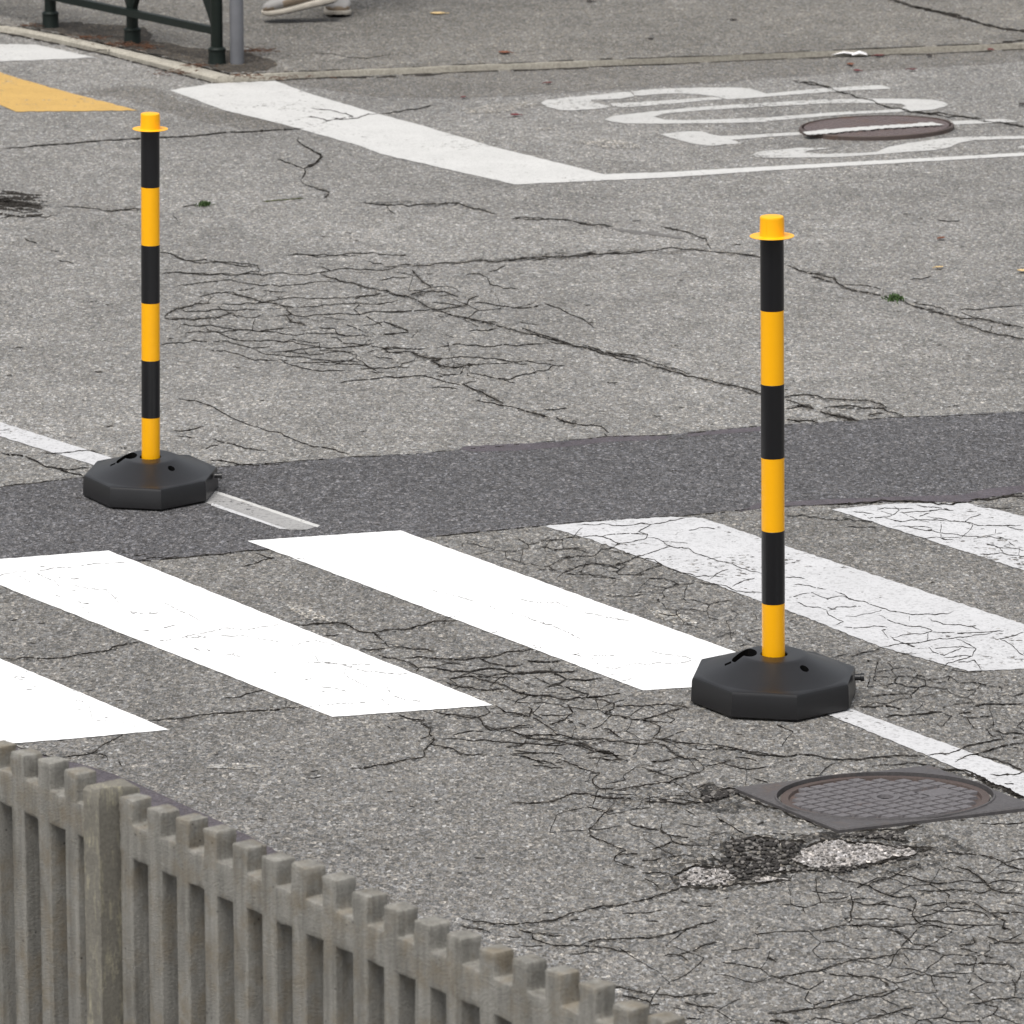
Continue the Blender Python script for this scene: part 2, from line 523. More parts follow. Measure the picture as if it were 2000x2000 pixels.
# --- traced cracks
K = []
def cr(tl, w, *polys, **kw):
    for p in polys:
        K.append((tl(*p), w, kw))
T = tile(300, 480, 3.864)
cr(T, 3.4, ((80, 540), (105, 512), (150, 490), (180, 470), (290, 455), (310, 437), (430, 432)),
   ((85, 545), (200, 547), (370, 547), (480, 543), (550, 520), (590, 505), (630, 535)),
   ((590, 345), (640, 370), (720, 390), (790, 415), (900, 430), (980, 455), (1060, 465)),
   ((1010, 465), (1005, 485), (1045, 518), (1000, 525), (1040, 575), (1160, 603)),
   ((1250, 205), (1310, 235), (1400, 265), (1480, 275), (1600, 315), (1700, 335), (1760, 335), (1830, 372), (1932, 385)),
   ((1520, 400), (1560, 380), (1640, 375), (1720, 358)))
cr(T, 2.3, ((50, 50), (140, 60), (180, 90), (240, 110), (400, 125), (620, 127), (790, 150)),
   ((60, 210), (300, 212), (600, 212)), ((140, 318), (200, 295), (330, 280), (480, 270), (590, 258), (700, 280), (850, 295), (1100, 290), (1400, 268)),
   ((580, 250), (640, 220), (720, 207), (1000, 207), (1250, 203), (1340, 188), (1600, 175), (1932, 152)),
   ((1260, 155), (1340, 188)), ((340, 388), (400, 370), (480, 352), (600, 345)), ((640, 335), (760, 310)),
   ((490, 440), (700, 430), (900, 415), (1180, 400), (1500, 385), (1700, 365)),
   ((480, 450), (560, 500), (640, 540)), ((180, 480), (480, 480), (620, 490), (800, 480)),
   ((910, 535), (990, 520), (1300, 518), (1500, 517), (1700, 495), (1932, 488)),
   ((1080, 460), (1300, 445), (1530, 430), (1850, 410)),
   ((175, 630), (205, 590), (350, 605), (400, 600), (520, 618), (680, 632), (900, 630), (1060, 612)),
   ((370, 580), (420, 640), (500, 660), (590, 700), (720, 715), (880, 710), (1050, 720), (1120, 745), (1250, 762)),
   ((240, 690), (240, 655), (370, 648), (520, 650), (760, 640), (960, 660), (1060, 675), (1300, 660), (1450, 680), (1640, 685)),
   ((450, 720), (560, 718), (620, 740), (740, 770), (880, 755)), ((50, 750), (230, 735), (300, 712), (420, 720)),
   ((400, 780), (540, 790), (640, 815), (720, 850), (760, 862), (940, 862)), ((740, 770), (800, 800), (930, 825), (1100, 835), (1280, 860), (1570, 870)),
   ((940, 850), (1040, 900), (1200, 940), (1450, 940)), ((1040, 885), (1250, 880), (1420, 890), (1600, 905), (1720, 965)),
   ((1380, 1032), (1460, 1020), (1640, 1005), (1780, 985), (1932, 985)),
   ((1240, 615), (1370, 625), (1380, 660), (1460, 680)), ((1560, 605), (1740, 570), (1850, 610), (1910, 640), (1900, 655), (1700, 665)),
   ((1380, 690), (1440, 735), (1550, 745), (1660, 740)), ((1600, 730), (1640, 705)), ((1570, 870), (1620, 910), (1680, 945)),
   ((1130, 780), (1170, 825), (1300, 810), (1520, 795)), ((870, 800), (1060, 790), (1260, 765), (1480, 760), (1730, 768), (1880, 772)),
   ((1660, 830), (1700, 845), (1810, 855)), ((1720, 765), (1770, 800), (1880, 808)), ((1540, 930), (1760, 925), (1932, 915)),
   ((1100, 65), (1400, 70), (1932, 80)), ((1600, 110), (1740, 140)), ((1700, 260), (1932, 235)), ((780, 150), (800, 180), (790, 205)))
T = tile(750, 480, 3.864)
cr(T, 3.0, ((0, 160), (300, 150), (540, 130), (800, 118), (1000, 103), (1300, 92), (1500, 78), (1932, 48)),
   ((210, 178), (250, 230), (290, 270), (350, 305), (355, 325)), ((0, 335), (70, 370), (180, 380), (290, 435), (355, 475), (450, 500), (580, 535), (690, 565), (770, 580), (860, 605), (940, 630), (1060, 660), (1210, 692)),
   ((190, 370), (355, 340), (460, 345), (560, 385)), ((400, 480), (480, 468), (620, 445), (640, 405), (720, 375)),
   ((1040, 620), (1150, 660), (1230, 682), (1330, 715), (1390, 735)), ((1250, 720), (1390, 742), (1480, 765), (1600, 795), (1680, 820), (1800, 860), (1932, 885)),
   ((1500, 745), (1640, 795), (1760, 825), (1932, 835)), ((1700, 825), (1850, 845), (1932, 862)))
cr(T, 4.6, ((200, 800), (260, 828), (340, 850), (450, 850)), ((360, 870), (420, 905), (600, 908), (720, 897)), ((350, 870), (440, 850)),
   ((600, 1045), (680, 1085), (750, 1110), (820, 1150), (900, 1190)), ((990, 1220), (1060, 1245), (1180, 1275), (1250, 1295)), ((1300, 1295), (1360, 1325), (1460, 1345)))
cr(T, 2.6, ((0, 770), (150, 775), (320, 775)), ((0, 800), (90, 800), (210, 800)), ((0, 985), (170, 988), (360, 992), (440, 1022), (590, 1045), (690, 1020)),
   ((640, 935), (650, 965), (800, 990), (870, 1003), (950, 1008), (1060, 968), (1240, 935), (1275, 900), (1370, 900)),
   ((570, 970), (600, 915)), ((450, 850), (700, 840), (960, 875), (1180, 885), (1280, 895)), ((400, 980), (560, 972)),
   ((900, 1010), (990, 1035)), ((690, 1160), (760, 1180), (900, 1210)), ((840, 1200), (990, 1222)), ((1460, 1345), (1560, 1350), (1640, 1360), (1700, 1412)),
   ((400, 770), (800, 760), (1000, 755), (1250, 735)), ((660, 420), (900, 455), (1010, 468), (1200, 440)), ((600, 540), (860, 580)), ((650, 640), (860, 620)),
   ((620, 220), (720, 208), (780, 240), (800, 290), (900, 322), (1020, 322)), ((790, 200), (900, 155), (920, 140)), ((350, 480), (200, 490), (0, 492)),
   ((360, 425), (500, 440), (590, 455)), ((0, 570), (180, 640), (180, 655), (0, 662)), ((360, 1070), (560, 1078)), ((1200, 1232), (1380, 1225)), ((1620, 1248), (1660, 1246)), ((1680, 1030), (1760, 1028)))
T = tile(1450, 450, 3.513)
cr(T, 3.6, ((300, 235), (380, 270), (470, 295), (630, 330), (650, 360), (700, 390), (780, 415), (880, 430), (960, 445)),
   ((470, 318), (560, 340), (620, 355)), ((1080, 480), (1160, 515), (1290, 545), (1380, 575), (1500, 605), (1640, 605), (1720, 625), (1820, 650), (1932, 668)),
   ((1460, 625), (1560, 655), (1680, 695), (1800, 718), (1932, 742)))
cr(T, 2.2, ((700, 370), (800, 372), (900, 388), (965, 405), (970, 430)), ((1480, 548), (1700, 530), (1932, 510)), ((1160, 490), (1260, 510), (1400, 550)), ((1500, 560), (1640, 605)), ((1700, 690), (1720, 650)), ((1150, 340), (1300, 310)),
   ((0, 165), (110, 185)))
cr(T, 3.0, ((0, 1075), (60, 1092), (110, 1108)), ((290, 1142), (380, 1130), (440, 1125), (560, 1155), (700, 1162), (880, 1168), (960, 1195), (990, 1215)), ((300, 1160), (390, 1190), (480, 1220)),
   ((560, 1215), (820, 1218), (970, 1222), (1000, 1245), (1110, 1278)), ((860, 1270), (960, 1250)), ((300, 1300), (480, 1305), (520, 1320)), ((300, 1225), (400, 1205)))
cr(T, 6.0, ((370, 1202), (440, 1210), (490, 1222)), ((530, 1240), (620, 1265), (720, 1292), (800, 1305)))
cr(T, 4.0, ((600, 1268), (700, 1280), (780, 1298)))
T = tile(1000, 0, 1.932)
cr(T, 3.0, ((230, 832), (300, 848), (380, 855)), ((0, 980), (250, 965), (500, 948), (690, 940), (760, 948)), ((560, 853), (640, 870), (730, 900), (750, 940)), ((760, 948), (860, 958), (940, 972)))
cr(T, 2.2, ((0, 825), (130, 825), (230, 832)), ((1060, 305), (1130, 318), (1210, 340)), ((1440, 405), (1600, 430), (1810, 460), (1932, 480)), ((1600, 830), (1690, 832)), ((50, 1240), (200, 1290), (330, 1330), (470, 1350)), ((100, 1270), (260, 1310)))
cr(T, 9, ((370, 860), (460, 875), (560, 885), (650, 900)), mi='tar', broken=0, jag=.03)
T = tile(1500, 140, 3.864)
cr(T, 3.0, ((180, 65), (340, 80), (420, 105), (490, 132), (560, 155), (620, 165), (690, 200), (760, 210), (830, 242), (920, 270), (1040, 295), (1200, 312), (1450, 335), (1600, 352), (1680, 378)), ((1780, 390), (1932, 415)))
T = tile(0, 240, 2.76)
cr(T, 3.2, ((0, 136), (250, 118), (500, 98), (760, 82), (1000, 70), (1300, 48), (1500, 35), (1640, 28)), jag=.04)
cr(T, 3.4, ((1610, 75), (1600, 92), (1655, 130), (1700, 158), (1740, 180), (1700, 215), (1640, 245), (1645, 270), (1622, 312), (1640, 330)), ((1690, 345), (1775, 372), (1745, 408)), ((560, 475), (640, 470), (765, 465)))
cr(T, 2.4, ((340, 450), (560, 472)), ((980, 452), (1060, 440)), ((1500, 195), (1640, 245)), ((130, 620), (200, 650)), ((310, 740), (400, 760)), ((870, 695), (930, 710), (1000, 740), (1180, 748), (1400, 770)),
   ((900, 812), (1200, 815), (1400, 800)), ((1540, 712), (1932, 715)), ((0, 510), (130, 508), (320, 498)), ((930, 500), (960, 530)))
cr(T, 2.6, ((1410, 425), (1520, 415), (1640, 405)), mi='moss', broken=0, jag=.02)
for i in range(90):   # tyre scuffs at the left edge
    x = random.uniform(-40, 200); y = 430 + (x - 80) * .12 + random.gauss(0, 34)
    l = random.uniform(60, 190); s = random.uniform(-.12, .22)
    cr(T, random.uniform(1.6, 4.2), ((x - l / 2, y - s * l / 2), (x, y), (x + l / 2, y + s * l / 2)), mi='soft', jag=.03, broken=.25)
T = tile(600, 0, 2.76)
cr(T, 3.0, ((300, 1088), (600, 1100), (820, 1095), (900, 1125), (960, 1135), (1020, 1158)), ((0, 790), (75, 830), (60, 870), (0, 905)))
cr(T, 2.2, ((430, 1110), (450, 1140), (480, 1155)), ((1100, 1178), (1380, 1180), (1450, 1195), (1540, 1212)), ((0, 630), (110, 650)), ((390, 610), (500, 600), (600, 585), (690, 562)), ((80, 665), (110, 650), (230, 640), (300, 625), (380, 612)), ((130, 635), (180, 640), (250, 628), (150, 598), (20, 582)))
T = tile(100, 750, 3.22)
cr(T, 2.6, ((800, 90), (1000, 135), (1090, 185), (1180, 230), (1290, 270)), ((1290, 270), (1300, 240)), ((770, 292), (880, 285), (960, 262)), ((1290, 265), (1450, 310), (1560, 360), (1700, 395), (1880, 445)),
   ((840, 325), (890, 340)), ((1010, 340), (1150, 378), (1300, 415), (1360, 420)), ((970, 410), (1000, 390), (1050, 385)), ((1000, 480), (1120, 490), (1300, 512), (1430, 505)), ((600, 1070 - 0), (520, 1078)))
T = tile(0, 780, 3.864)
cr(T, 3.6, ((0, 400), (110, 415), (200, 430), (300, 480), (430, 520), (520, 550), (640, 582)))
cr(T, 2.6, ((320, 405), (440, 405), (600, 385), (690, 388), (770, 410)), ((430, 520), (600, 517), (680, 510)), ((0, 665), (150, 640), (320, 625), (370, 610)), ((560, 745), (620, 740)))
T = tile(0, 950, 2.76)
cr(T, 3.2, ((0, 930), (200, 928), (400, 912), (500, 895), (580, 885), (640, 855), (760, 838)), ((800, 1258), (1000, 1245), (1200, 1220), (1400, 1205), (1540, 1190), (1640, 1188)),
   ((60, 1390), (170, 1430), (330, 1465), (430, 1450), (510, 1430), (570, 1385), (660, 1340)), ((510, 1430), (570, 1450), (580, 1475)))
cr(T, 2.6, ((720, 402), (900, 385), (1100, 365), (1300, 350), (1440, 340)), ((1200, 1140), (1380, 1105), (1470, 1080)), ((1300, 430), (1390, 410), (1480, 385), (1380, 360)), ((1590, 745), (1700, 740), (1850, 735), (1932, 780)), ((1540, 1150), (1540, 1190)), ((640, 1480), (655, 1510)))
# near part of the crossing
T = tile(1050, 950, 3.864)
cr(T, 2.1, ((0, 410), (120, 400), (270, 382), (300, 345), (340, 312)), ((270, 382), (380, 375), (480, 378), (560, 405), (620, 432), (570, 460), (480, 470), (430, 520), (300, 520), (150, 545)),
   ((560, 445), (700, 420), (820, 390), (830, 360), (760, 340), (860, 285), (780, 275), (500, 280), (300, 290)), ((860, 285), (1000, 255), (1110, 238)), ((830, 360), (660, 355), (480, 378)),
   ((830, 385), (920, 400), (1000, 450), (1140, 465), (1180, 500), (1300, 540), (1420, 570), (1560, 620), (1690, 655)), ((1000, 455), (880, 490), (740, 530), (650, 575), (540, 590)),
   ((740, 530), (880, 550), (940, 590), (820, 630), (740, 665), (720, 690)), ((1300, 700), (1360, 655), (1440, 625)), ((150, 690), (190, 650), (300, 605), (420, 580), (540, 590), (640, 640)),
   ((960, 610), (1080, 650), (1200, 680), (1400, 685)), ((1470, 755), (1540, 720), (1640, 690)), ((1200, 715), (1400, 745), (1500, 790), (1690, 800)))
cr(T, 1.8, ((1040, 365), (1060, 345)), ((1140, 330), (1240, 310), (1350, 325)), ((0, 620), (150, 635)), ((200, 660), (480, 665), (500, 690)), ((1010, 745), (1030, 740), (1200, 715)), ((520, 820), (700, 830), (800, 815)), ((900, 955), (1100, 960)), ((1340, 1140), (1440, 1105), (1500, 1105)), ((1520, 1205), (1600, 1185)), ((0, 450), (200, 470), (400, 500)), ((560, 490), (700, 500)), ((430, 520), (440, 580), (560, 600), (680, 580)))
T = tile(1500, 950, 3.864)
cr(T, 2.0, ((440, 930), (460, 970), (570, 1020), (510, 1045)), ((460, 935), (520, 908), (700, 905)), ((220, 870), (290, 905), (440, 930)), ((750, 880), (820, 905), (920, 940), (1030, 955), (1160, 965), (1400, 940)),
   ((130, 685), (280, 695)), ((200, 740), (320, 750), (440, 775)), ((510, 790), (610, 850), (720, 865), (760, 885)), ((840, 970), (900, 1005), (1010, 1040), (1150, 1055), (1240, 1090), (1180, 1110), (940, 1140)),
   ((860, 1210), (1000, 1185), (1220, 1160), (1400, 1145), (1560, 1120), (1700, 1095)), ((1240, 1100), (1450, 1108), (1700, 1095), (1780, 1088)), ((1210, 990), (1240, 1015), (1440, 1040), (1600, 1085)),
   ((1420, 1150), (1500, 1185), (1570, 1225), (1540, 1280), (1360, 1330), (1300, 1380)), ((1750, 1150), (1830, 1190), (1880, 1235), (1930, 1275)), ((1930, 1100), (1860, 1125), (1740, 1145)), ((570, 1060), (800, 1052), (900, 1065)),
   ((920, 1130), (1000, 1175), (1110, 1210), (1050, 1195)), ((1210, 1210), (1250, 1250), (1330, 1275), (1460, 1215)), ((1260, 1225), (1560, 1220)), ((1330, 1290), (1540, 1280)), ((1420, 1330), (1560, 1310), (1610, 1385)), ((600, 1285), (720, 1250), (860, 1210)),
   ((1930, 290), (1800, 293), (1600, 295), (1440, 265), (1300, 240), (1200, 225)), ((1200, 1165), (1210, 1100)))
cr(T, 1.9, ((720, 205), (760, 240), (900, 230), (960, 205), (990, 180), (950, 150)), ((990, 195), (1140, 190), (1300, 175), (1400, 182)), ((1140, 225), (1220, 200)), ((1120, 140), (1250, 155), (1380, 185)), ((940, 305), (1050, 300), (1150, 325), (1300, 350), (1450, 370), (1680, 378), (1860, 405)), ((1050, 300), (1240, 318)), ((1640, 430), (1750, 465), (1780, 500)), ((1600, 510), (1750, 500), (1900, 520)), ((1740, 460), (1932, 485)), ((1180, 390), (1400, 400)), ((1800, 300), (1930, 330)), ((820, 180), (880, 160), (1100, 170)), ((550, 225), (800, 265)), ((130, 220), (400, 240), (640, 240)), ((600, 300), (820, 305)), ((880, 235), (1000, 265), (1200, 250), (1350, 262)), ((640, 190), (800, 212)), ((1550, 140), (1650, 160), (1880, 150)), ((500, 1290), (640, 1265)), ((960, 1250), (1120, 1260)), ((1300, 1380), (1500, 1400), (1640, 1390)))
cr(T, 4.2, ((500, 128), (700, 118), (950, 112), (1200, 118), (1500, 122)), ((1530, 100), (1700, 92), (1932, 72)))
T = tile(600, 1150, 3.864)
cr(T, 3.6, ((0, 270), (150, 258), (290, 260), (340, 290), (410, 325), (500, 330), (560, 380), (620, 440)), ((500, 330), (650, 305), (900, 265), (1130, 235)), ((620, 440), (800, 455), (960, 470)),
   ((400, 455), (540, 455), (590, 450)), ((540, 500), (640, 520), (770, 555), (840, 600), (820, 625)), ((740, 520), (900, 518), (1080, 530), (1290, 520), (1480, 485), (1710, 455)), ((840, 595), (960, 590), (1100, 620), (1300, 605), (1480, 605), (1550, 640), (1700, 630), (1830, 620), (1932, 660)),
   ((1290, 520), (1380, 560), (1480, 580), (1640, 560)), ((1640, 540), (1780, 550), (1932, 540)), ((1060, 670), (1200, 660), (1350, 690), (1500, 730), (1570, 775), (1680, 805), (1800, 800), (1932, 825)), ((1140, 735), (1350, 765), (1510, 760)), ((1050, 705), (1140, 735)),
   ((880, 965), (860, 1020), (930, 1055), (920, 1090), (960, 1140), (930, 1170), (880, 1220), (890, 1260), (720, 1295), (540, 1325), (410, 1350), (330, 1352)),
   ((950, 920), (1050, 945), (1180, 965), (1300, 970), (1330, 1030), (1380, 1065), (1500, 1050), (1680, 1025)), ((930, 1170), (1040, 1195), (1150, 1235)), ((1420, 880), (1500, 930), (1680, 965), (1700, 900)), ((1500, 1070), (1660, 1110), (1932, 1105)), ((1660, 1110), (1640, 1170), (1500, 1190)),
   ((1700, 970), (1760, 1000), (1880, 1080)), ((1800, 740), (1880, 715), (1932, 735)), ((1830, 590), (1840, 620)))
cr(T, 2.6, ((680, 945), (760, 975), (860, 985)), ((1100, 1100), (1190, 1080), (1330, 1075)), ((1180, 1245), (1330, 1245)), ((1530, 1245), (1700, 1290), (1880, 1330)), ((850, 1130), (920, 1110)), ((600, 1035), (640, 1055)), ((1560, 870), (1600, 830), (1690, 800)), ((130, 355), (240, 345)), ((1200, 660), (1440, 640), (1560, 640)), ((1640, 1165), (1932, 1160)), ((1560, 1220), (1720, 1240), (1932, 1255)), ((1000, 1130), (1200, 1140), (1400, 1150), (1640, 1165)), ((600, 1530), (650, 1528)), ((0, 1425), (110, 1415)), ((1700, 1330), (1932, 1350)))
T = tile(1000, 1300, 3.864)
cr(T, 3.6, ((0, 65), (120, 50), (260, 40), (500, 30)), ((270, 40), (350, 70), (410, 100), (350, 135), (270, 155)), ((410, 100), (590, 105), (680, 92)), ((0, 190), (90, 215), (300, 235), (410, 255), (560, 240), (720, 228)), ((400, 160), (500, 190), (580, 210), (560, 240)),
   ((640, 255), (770, 285), (760, 330), (700, 360), (790, 375), (900, 405)), ((780, 305), (900, 302), (1100, 292), (1260, 300), (1340, 320)), ((980, 405), (1070, 380), (1190, 345), (1280, 320)), ((900, 405), (1040, 425), (1120, 460), (1110, 500), (1060, 550)),
   ((0, 360), (130, 388), (150, 330), (120, 310)), ((420, 290), (460, 355), (400, 405), (280, 440)), ((280, 465), (350, 520), (460, 550), (620, 550), (780, 575), (870, 580), (1080, 580), (1160, 605), (1220, 660), (1300, 700), (1380, 700), (1450, 770), (1440, 790)),
   ((1060, 545), (1200, 560), (1450, 600), (1640, 615), (1770, 645), (1932, 665)), ((670, 465), (760, 500), (830, 550)), ((500, 430), (560, 455)), ((0, 500), (110, 540), (300, 555), (420, 585), (520, 605), (600, 640), (760, 665), (800, 700), (880, 720)),
   ((580, 695), (700, 705), (830, 708)), ((1050, 725), (1200, 705), (1300, 690)), ((1460, 760), (1590, 735), (1650, 710)), ((1440, 790), (1340, 820), (1220, 860), (1190, 880), (1040, 895), (900, 915), (820, 935)), ((1010, 780), (1120, 815), (1220, 850)), ((1220, 880), (1290, 920)),
   ((330, 700), (480, 750), (560, 785), (660, 810), (610, 850), (610, 885), (660, 925), (800, 912)), ((0, 1040), (240, 1030), (370, 1000), (450, 965), (560, 960), (660, 985), (770, 1000)), ((740, 1060), (680, 1130), (620, 1200), (580, 1235), (590, 1280), (690, 1320), (770, 1360), (860, 1390)),
   ((880, 1185), (1000, 1220), (1120, 1240), (1190, 1280), (1210, 1325), (1350, 1360)), ((1200, 1280), (1330, 1300)), ((1210, 1330), (1150, 1360), (1040, 1390)), ((860, 1390), (780, 1440), (770, 1470), (840, 1500), (930, 1530)), ((800, 1430), (950, 1420)), ((980, 1470), (1130, 1450)), ((1540, 1130), (1620, 1190), (1700, 1240), (1760, 1270)), ((1850, 1195), (1900, 1180)))
cr(T, 2.6, ((1600, 740), (1720, 775), (1932, 760)), ((1680, 690), (1860, 720)), ((560, 1060), (680, 1085)), ((1300, 1080), (1380, 1130)), ((0, 590), (260, 600), (420, 590)), ((80, 690), (260, 740)), ((0, 660), (180, 650)), ((1820, 850), (1932, 880)), ((200, 370), (440, 370)), ((1130, 1180), (1120, 1240)), ((1060, 985), (1300, 1010), (1420, 1035)), ((560, 660), (700, 650), (800, 680)))
cr(T, 5.5, ((640, 985), (780, 1002), (900, 1000)), ((1000, 1030), (1200, 1030), (1430, 1035)), ((480, 575), (560, 600), (640, 640), (780, 670)))
T = tile(900, 1600, 3.864)
cr(T, 3.8, ((0, 740), (100, 770), (250, 790), (400, 795), (560, 778), (720, 755), (860, 700), (970, 675), (1130, 655), (1300, 620), (1440, 595), (1560, 555), (1660, 515), (1800, 505), (1932, 498)), ((910, 950), (1060, 965), (1180, 990), (1290, 1005)), ((900, 950), (1000, 915), (1150, 908), (1330, 895), (1480, 885), (1600, 860), (1650, 840), (1780, 800), (1932, 760)),
   ((440, 830), (540, 860), (545, 900), (620, 930), (760, 955), (900, 955)), ((540, 1020 - 160), (760, 878)), ((930, 1225), (1060, 1250), (1200, 1265), (1330, 1300), (1420, 1325), (1600, 1338), (1800, 1325), (1932, 1310)), ((1220, 1330), (1400, 1365), (1440, 1400), (1500, 1395)), ((1540, 1025), (1650, 1025), (1720, 1075)), ((1650, 1020), (1780, 980), (1850, 945), (1932, 925)), ((1690, 1380), (1800, 1410), (1932, 1420)), ((0, 800), (160, 830), (220, 855)))
cr(T, 2.6, ((1360, 400), (1480, 400), (1600, 420)), ((1380, 440), (1500, 530)), ((820, 765), (900, 755)), ((1660, 615), (1730, 630)), ((1780, 650), (1900, 655)), ((830, 1015), (1060, 1012)), ((450, 950), (620, 955)), ((350, 880), (450, 890)), ((1400, 765), (1490, 770)), ((1600, 1420), (1700, 1440)), ((1700, 1500), (1820, 1505)), ((620, 705), (700, 700)), ((1780, 1430), (1850, 1470)), ((100, 290), (180, 292)))
T = tile(1500, 1600, 3.864)
cr(T, 3.8, ((0, 1205), (140, 1180), (300, 1150), (430, 1130), (530, 1090), (660, 1060), (860, 1035), (1020, 1015)), ((480, 410), (580, 465), (700, 490), (760, 500), (860, 555), (960, 585), (1080, 580), (1120, 620), (1100, 680), (1090, 730), (1150, 790), (1250, 805), (1400, 830)), ((760, 495), (860, 455), (930, 440)),
   ((890, 380), (960, 410), (1060, 430), (1200, 470), (1350, 480), (1480, 460)), ((1420, 350), (1520, 385), (1600, 440), (1650, 490), (1690, 530), (1800, 555), (1932, 565)), ((1330, 260), (1480, 262), (1640, 275), (1760, 320), (1932, 385)), ((1430, 628), (1540, 625), (1610, 665), (1680, 705), (1932, 708)), ((1680, 705), (1790, 765), (1770, 820), (1840, 835)),
   ((1690, 530), (1600, 555), (1500, 540), (1350, 535), (1220, 545), (1120, 540)), ((620, 560), (640, 640), (620, 700), (630, 750), (600, 790)), ((660, 625), (780, 645), (900, 615)), ((870, 810), (940, 840), (1030, 880), (1080, 930), (1160, 950), (1280, 960)), ((320, 840), (450, 825), (640, 800), (860, 808), (1050, 800)), ((0, 1465), (200, 1445), (400, 1425), (560, 1385), (700, 1360), (860, 1310), (960, 1290)), ((700, 1510), (860, 1480), (1000, 1440), (1100, 1420)), ((590, 1160), (700, 1185), (840, 1200), (890, 1235), (920, 1280)), ((840, 1430), (900, 1465)),
   ((1440, 950), (1560, 930), (1540, 880)), ((1650, 880), (1740, 925), (1932, 930)), ((1400, 1095), (1600, 1085), (1820, 1095), (1870, 1130)), ((1932, 1350), (1800, 1355), (1650, 1375), (1500, 1395)), ((1860, 1330), (1870, 1250), (1840, 1200)), ((1190, 1495), (1240, 1540)), ((1510, 1240), (1530, 1200)), ((1450, 975), (1580, 1005)), ((1630, 1025), (1700, 1045)))
cr(T, 2.6, ((260, 660), (280, 710)), ((460, 600), (620, 575)), ((330, 540), (600, 560)), ((1050, 1100), (1020, 1070)), ((960, 1190), (1100, 1155), (1160, 1175)), ((1160, 650), (1430, 628)), ((1220, 680), (1500, 690)), ((960, 790), (1280, 765), (1600, 800), (1760, 790)), ((1480, 460), (1932, 465)), ((1740, 410), (1932, 400)), ((1830, 240), (1932, 225)), ((1600, 30), (1932, 20)), ((1460, 835), (1560, 805)), ((1240, 1185), (1440, 1190)), ((820, 640), (1040, 670), (1100, 700)), ((1020, 1010), (1070, 1070)))
cr(T, 7.0, ((200, 375), (450, 385), (640, 372), (800, 335), (1000, 290), (1120, 262)), ((1060, 205), (1150, 215), (1250, 215)), ((0, 1525), (90, 1520), (160, 1545)), ((0, 1045), (60, 1075)), jag=.07)
T = tile(1400, 1350, 3.22)
cr(T, 3.4, ((0, 345), (160, 370), (290, 400), (560, 398), (680, 420), (850, 425), (1030, 410), (1180, 400), (1320, 408)), ((1320, 400), (1460, 392), (1540, 360), (1680, 320), (1800, 300), (1780, 270)), ((1500, 445), (1560, 410), (1640, 395), (1740, 360), (1860, 330), (1932, 322)), ((1640, 405), (1760, 425), (1880, 480), (1932, 500)), ((1720, 520), (1780, 530), (1932, 505)), ((1810, 580), (1870, 582)),
   ((900, 95), (1100, 95), (1160, 110)), ((1060, 165), (1200, 150), (1420, 130)), ((1740, 240), (1800, 265), (1932, 265)), ((1600, 90), (1760, 75), (1932, 70)), ((1860, 30), (1932, 10)), ((1520, 140), (1600, 130)))
cr(T, 5.5, ((1400, 488), (1500, 490), (1560, 495), (1640, 530), (1760, 590), (1932, 660)), ((0, 620), (120, 610)), ((880, 520), (960, 512), (1040, 520)), ((120, 640), (250, 700), (500, 800), (760, 890)), ((760, 890), (1000, 870), (1300, 845)))
cr(T, 9.0, ((0, 650), (60, 640), (110, 620)), ((1560, 510), (1700, 580), (1820, 620), (1932, 670)), jag=.08)

cr(tile(0, 0, 1), 3.6, ((1245, 705), (1300, 721), (1360, 737), (1410, 749), (1450, 757), (1490, 771), (1540, 776)))
cr(tile(0, 0, 1), 2.2, ((1245, 697), (1290, 712), (1350, 730)), ((594, 360), (612, 365)))
cr(tile(0, 0, 1), 2.6, ((1180, 846), (1186, 852)), ((1060, 590), (1110, 612), (1160, 640)))
